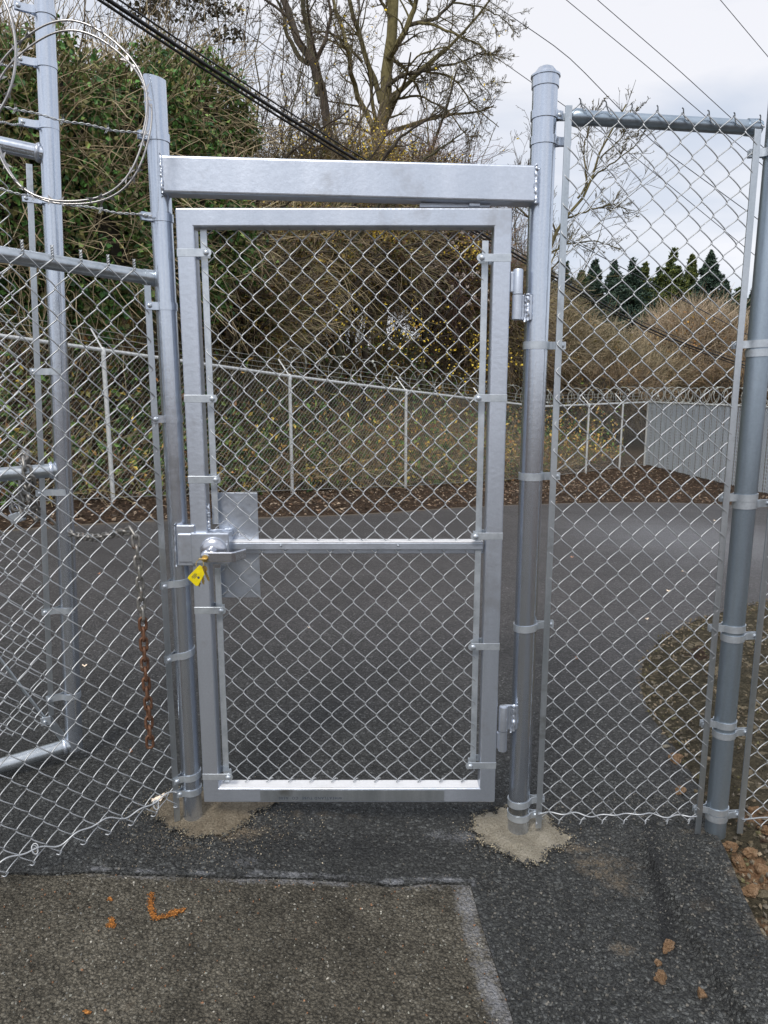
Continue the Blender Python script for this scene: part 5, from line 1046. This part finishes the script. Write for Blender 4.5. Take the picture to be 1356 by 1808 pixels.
def conifer(px, py, Y, wd, tone, lab, seed, dens_=1.0):
    r = np.random.default_rng(seed); top = U(px, py - 8, Y); zb_ = -1.0; Ht = top[2] - zb_; o = thing('conifer_tree', lab, 'conifer', (top[0], Y, zb_), 'conifers on the skyline')
    MB().tubes([[(top[0], Y, zb_), (top[0], Y, zb_ + Ht * .6), top]], np.array([[.22, .12, .02]]), 7, np.array([[.05, .04, .03]])).build('trunk', M['bark'], o)
    R = wd * Y / F / 2 * 2.3; mb = MB(); nb_ = int(260 * dens_); t_ = r.uniform(.0, 1, nb_) ** .8; t_ = np.sort(t_); a = r.uniform(0, 6.28, nb_); rad = (R * (t_ ** 1.0) * 1.5 * r.uniform(.45, 1.1, nb_) + .06)
    n = 90; pt = []; 
    for i in range(nb_):
        u_ = np.linspace(.05, 1, n) ** .8; z = top[2] - t_[i] * Ht * .72; dz_ = -.35 * rad[i] * u_ ** 1.4 + .10 * rad[i] * u_ ** 4
        sw = r.normal(0, 1, n) * (.10 + .12 * rad[i]) * (1.1 - u_ * .7); p = np.column_stack([top[0] + math.cos(a[i]) * rad[i] * u_ - math.sin(a[i]) * sw, Y + math.sin(a[i]) * rad[i] * u_ + math.cos(a[i]) * sw, z + dz_ + r.normal(0, .05, n) - np.abs(r.normal(0, .08, n))]); pt.append(p)
    pt = np.vstack(pt); leaves(mb, pt, .24, tone, r, .3, .38); mb.build('crown', M['leaf'], o)
DK = [(.026, .046, .032), (.042, .064, .042), (.020, .036, .028)]; OL = [(.06, .075, .02), (.045, .06, .025), (.10, .11, .03), (.03, .045, .02)]; MD = [(.035, .055, .025), (.05, .07, .03)]  # conifer greens lightened to put distance haze into the colour
cons = [(1000, 470, 50, 60, DK), (1028, 480, 52, 60, MD), (1052, 462, 50, 60, DK), (1085, 468, 48, 62, DK), (1118, 462, 44, 82, DK), (1140, 470, 50, 60, OL), (1165, 478, 52, 56, MD), (1190, 448, 46, 66, OL), (1222, 458, 48, 50, OL),
        (1255, 450, 44, 74, DK), (1282, 505, 46, 60, DK), (1305, 515, 48, 60, MD), (1335, 508, 48, 60, DK), (925, 458, 46, 54, DK), (955, 480, 48, 56, MD), (975, 486, 55, 56, DK), (1100, 500, 58, 70, MD), (1215, 500, 58, 70, DK), (1372, 500, 50, 70, DK)]
cons += [(1040, 495, 66, 80, DK), (1160, 500, 68, 80, DK), (1240, 498, 68, 80, MD), (1310, 522, 66, 80, DK), (1000, 498, 68, 70, DK)]
names_ = {0: 'dark', 1: 'olive', 2: 'mid-green'}
order = sorted(range(len(cons)), key=lambda i: cons[i][0]); ordn = ['leftmost', 'second', 'third', 'fourth', 'fifth', 'sixth', 'seventh', 'eighth', 'ninth', 'tenth', 'eleventh', 'twelfth', 'thirteenth', 'fourteenth', 'fifteenth', 'sixteenth', 'seventeenth', 'eighteenth', 'nineteenth', 'twentieth', 'twenty-first', 'twenty-second', 'twenty-third', 'rightmost']
for k, i in enumerate(order):
    px, py, Y, wd, tone = cons[i]; tn = 'dark green' if tone is DK else ('yellow-olive' if tone is OL else 'mid-green')
    conifer(px, py, Y, wd, tone, f'{tn} conifer on the skyline, {ordn[k]} ' + ('from the left' if 0 < k < 23 else 'of the row') + ', beyond the right fence panel', 700 + i)
# a belt of woodland closing the view behind everything
mb = MB(); r = np.random.default_rng(90); n = 26000; x = r.uniform(-70, 90, n); y = r.uniform(62, 75, n); top_ = 5.5 + 1.2 * np.sin(x * .31) + .8 * np.sin(x * .83 + 1) ; z = -1 + (top_ + 1) * r.uniform(0, 1, n) ** .7
leaves(mb, np.column_stack([x, y, z]), .9, [(.035, .04, .02), (.05, .045, .025), (.06, .05, .035), (.025, .035, .02)], r); tag(mb.build('far_woodland', M['leaf']), 'hazy strip of far woodland under the skyline conifers', 'woodland', kind='stuff')

# ------------------------------------------------------------------ far fences
def post3(p, hh_=1.83, r=.027): return (p[0], p[1], p[2] - .1), (p[0], p[1], p[2] + hh_)
long_f = thing('long_boundary_fence', 'long low chain link fence with angled barbed wire arms running across behind the gate', 'fence', FP[0])
pA = FP[0] + (FP[0] - FP[1]) * 1.6; mid1 = (FP[2] + FP[3]) / 2; line = [pA, FP[0], FP[1], FP[2], mid1, FP[3], FP[4]]
out3 = np.array([N1[0], N1[1], 0])
extra = [FP[0] + (FP[0] - FP[1]) * 1.0]; k1 = FP[3] + (FP[4] - FP[3]) * .42; k2 = FP[3] + (FP[4] - FP[3]) * .74
hfn = lambda p: p
for p in [extra[0], FP[0], FP[1], FP[2], mid1, FP[3], k1, k2, FP[4]]:
    thick = .027 if p is not FP[4] else .038
    po = MB().cyl(*post3(p), thick, 12).build('post', M['farpipe'], long_f, smooth=True)
    t_ = np.array([p[0], p[1], p[2] + 1.83]); MB().lathe(t_, [(.032, -.06), (.033, .0), (.02, .03), (.004, .035)], 12).build('post_cap', M['farpipe'], po, smooth=True)
    if p is not FP[4]: MB().cyl(t_, t_ + out3 * .24 + np.array([0, 0, .26]), .011, 6).build('barb_arm', M['farpipe'], po)
for a, b in zip(line[:-1], line[1:]):
    e = nrm2(b - a); MB().cyl(a + np.array([0, 0, 1.83]), b + np.array([0, 0, 1.83]), .023, 10).build('top_rail', M['farpipe'], long_f, smooth=True)
    L = np.linalg.norm((b - a)[:2]); zz0 = a[2]; dz_ = b[2] - a[2]
    mm = chainlink(a[:2] - out3[:2] * .03, b[:2] - out3[:2] * .03, a[2] + .03, a[2] + 1.87, .0014, ppt=2, sides=3, dz=lambda u, z, dz_=dz_: dz_ * u, depth=0); mm.build('mesh', M['farwire'], long_f)
for k in (.33, .66, 1.0):
    pts = np.array([p + np.array([0, 0, 1.83]) + out3 * .24 * k + np.array([0, 0, .26 * k]) for p in line]); o = MB(); o.tubes(pts[None], .0035, 4); o.build('barbed_strand', M['farwire'], long_f)
MB().tubes(np.array([p + np.array([0, 0, .05]) - out3 * .035 for p in line])[None], .004, 4).build('bottom_wire', M['farwire'], long_f)
# concertina coils
def coil(name, label, a, b, rad, npm, lift, off, r=.0055, seed=1):
    a = np.array(a); b = np.array(b); L = np.linalg.norm(b - a); e = (b - a) / L; n = np.array([-e[1], e[0], 0]); m = int(L * npm * 18); t_ = np.linspace(0, 1, m); r_ = np.random.default_rng(seed)
    ang = t_ * L * npm * 2 * np.pi; rv = rad * (1 + .07 * np.sin(t_ * L * 3 + seed)); sp = t_ * L + .10 * np.sin(ang * .5 + 1)
    P = a[None] + e * sp[:, None] + n * (off + rv * np.cos(ang))[:, None] + np.array([0, 0, 1]) * (lift + rv * np.sin(ang))[:, None]
    o = thing(name, label, 'razor wire', a, 'razor wire coils on the far fences'); mb = MB(); mb.tubes(P[None], r, 4); mb.build('wire', M['farwire'], o); 
    mb = MB(); ii = np.arange(4, m - 2, 5); d = P[ii + 1] - P[ii]; d /= np.linalg.norm(d, axis=1, keepdims=True); s = rnd_unit(len(ii), r_) * .028
    V = np.stack([P[ii] - d * .03, P[ii] - s, P[ii] + d * .03, P[ii] + s], 1); mb.raw(V.reshape(-1, 3), np.arange(len(ii) * 4).reshape(-1, 4)); mb.build('blades', M['farwire'], o); return o
T18 = np.array([0, 0, 1.83])
coil('razor_wire_coil', 'sparse razor wire coil along the long fence seen through the gate mesh', FP[1] + T18 + out3 * .12, FP[3] + T18 + out3 * .12, .21, 2.3, .24, .0, .0045, 2)
coil('razor_wire_coil', 'dense razor wire coil on the short fence stretch left of the slatted fence', FP[3] + T18, FP[4] + T18, .21, 5.0, .22, .0, .006, 3)
# slatted fence coming forward on the right
sl = FP[4]; sl2 = FP[5]; ds = nrm2((sl2 - sl)); sEnd = sl2 + ds * 4.5
coil('razor_wire_coil', 'dense razor wire coil on top of the grey slatted fence at the right', sl + T18, sEnd + T18, .21, 5.0, .20, .0, .006, 4)
sf = thing('slatted_fence', 'grey privacy-slatted chain link fence closing the yard at the right', 'fence', sl)
Ls = np.linalg.norm((sEnd - sl)[:2]); e2 = nrm2((sEnd - sl)[:2]); n2_ = np.array([-e2[1], e2[0]]); dzs = sEnd[2] - sl[2]
mb = MB()
for i in range(int(Ls / .105)):
    u_ = (i + .5) * .105; c = sl[:2] + e2 * u_; z0 = sl[2] + dzs * u_ / Ls; mb.box((c[0], c[1], z0 + .94), (.078, .007, 1.78 + .02 * math.sin(i * 1.7)), (nrm2((*(e2 + n2_ * .26 * math.sin(i * 2.3)), 0)), nrm2((*(n2_ - e2 * .26 * math.sin(i * 2.3)), 0)), (0, 0, 1)))
mb.build('slats', M['slat'], sf)
mm = chainlink(sl[:2] - n2_ * .012, sEnd[:2] - n2_ * .012, sl[2] + .04, sl[2] + 1.86, .0036, ppt=2, sides=3, dz=lambda u, z: dzs * u, depth=0); mm.build('mesh', M['farwire'], sf)
MB().cyl(sl + T18, sEnd + T18, .023, 10).build('top_rail', M['farpipe'], sf, smooth=True)
for k in np.arange(2.6, Ls, 2.6): p = sl + (sEnd - sl) * k / Ls + np.array([*(-n2_ * -.05), 0]); MB().cyl(p - np.array([0, 0, .1]), p + T18, .03, 10).build('post', M['farpipe'], sf, smooth=True)

# ------------------------------------------------------------------ cables
def cable(name, label, pts, r, mat, group=None, sag=0, sides=6):
    P = resample(pts, 30); t_ = np.linspace(0, 1, 30); P[:, 2] -= sag * 4 * t_ * (1 - t_); mb = MB(); mb.tubes(P[None], r, sides); tag(mb.build(name, M[mat], smooth=True, sharp=0), label, 'cable', group)
CY = [(-60, -170, 6.6), (190, 0, 7.6), (400, 140, 8.9), (620, 278, 10.8), (830, 400, 13.5), (945, 470, 15.5), (1150, 585, 19), (1356, 660, 22.5), (1600, 760, 30)]
for k, (oy, rr, lab) in enumerate(((0, .021, 'thickest black cable of the sloping bundle'), (-11, .010, 'upper thin black cable of the sloping bundle'), (9, .014, 'lower black cable hugging the thick one'))):
    cable('power_cable', lab, [U(px, py + oy * (9.5 / Y) ** .8, Y) for px, py, Y in CY], rr, 'cable', 'sloping black cable bundle')
thin = [([(860, 0), (1000, 95), (1150, 250), (1356, 400)], 26, 'thin overhead wire reaching the sky left of the capped post'), ([(1000, 0), (1140, 115), (1356, 300)], 28, 'thin overhead wire, left one of the close pair'), ([(1055, 0), (1200, 125), (1356, 268)], 28, 'thin overhead wire, right one of the close pair'),
        ([(1272, 0), (1356, 100)], 30, 'short thin overhead wire cutting the top right corner'), ([(740, 20), (860, 90), (945, 150), (1100, 260), (1356, 470)], 30, 'faint overhead wire passing behind the capped post'), ([(400, 30), (560, 150), (830, 330), (1000, 420), (1356, 610)], 24, 'faint overhead wire crossing the twigs above the beam'),
        ([(930, 480), (1150, 610), (1356, 700)], 30, 'thin wire under the black cable bundle at the right')]
for pts, Y, lab in thin:
    a = pts[0]; b = pts[-1]; n0 = (a[0] - (b[0] - a[0]) * .3, a[1] - (b[1] - a[1]) * .3); n1_ = (b[0] + (b[0] - a[0]) * .3, b[1] + (b[1] - a[1]) * .3)
    cable('overhead_wire', lab, [U(px, py, Y) for px, py in [n0] + pts + [n1_]], .014, 'thincable', 'thin overhead wires')

# ------------------------------------------------------------------ single fallen leaves on the pavement
LV = [((150, 1178), .030, 'pale leaf on the driveway behind the left fence panel'), ((232, 1330), .022, 'brown leaf fragment on the driveway below the hanging chain'), ((545, 1110), .022, 'pale leaf seen low in the gate mesh, left half'), ((1142, 1095), .030, 'whitish leaf on the driveway beside the far curve'), ((1205, 1010), .045, 'narrow pale leaf highest of those seen through the right panel'),
      ((1180, 1045), .035, 'narrow tan leaf right of centre of the right panel'), ((1010, 985), .035, 'reddish leaf in the middle of the driveway'), ((1262, 920), .05, 'pale leaf near the far edge of the driveway'), ((1018, 1165), .03, 'small white leaf below the reddish leaf'), ((880, 960), .03, 'pale leaf between gate stile and capped post'),
      ((280, 1420), .07, 'dry oak-like leaf caught at the bottom of the left mesh'), ((175, 1015), .03, 'thin brown leaf on the driveway behind the chain')]
for i, (p, s, lab) in enumerate(LV):
    g = UG(*p); r_ = np.random.default_rng(900 + i); a = r_.uniform(0, 3); n = 12; V = []
    for k in range(n): t_ = 2 * math.pi * k / n; rr = s * (.5 if k % 2 else .3); x_ = rr * math.cos(t_); y_ = rr * .5 * math.sin(t_); V.append((g[0] + x_ * math.cos(a) - y_ * math.sin(a), g[1] + x_ * math.sin(a) + y_ * math.cos(a), g[2] + .010 + .006 * math.cos(2 * t_)))
    cc = (.50, .42, .33) if 'brown' not in lab and 'red' not in lab else (.25, .13, .08)
    if i == 10: V = [(x_, y_, z_ + .015) for x_, y_, z_ in V]
    mb = MB(); mb.raw(V + [tuple(np.array(v) + np.array([0, 0, .0012])) for v in V], [list(range(n))[::-1], list(range(n, 2 * n))] + [[k, (k + 1) % n, n + (k + 1) % n, n + k] for k in range(n)], np.array(cc)); tag(mb.build('fallen_leaf', M['leaf']), lab, 'leaf', 'single leaves on the pavement')
print('objects', len(bpy.data.objects), 'verts', sum(len(m.vertices) for m in bpy.data.meshes))
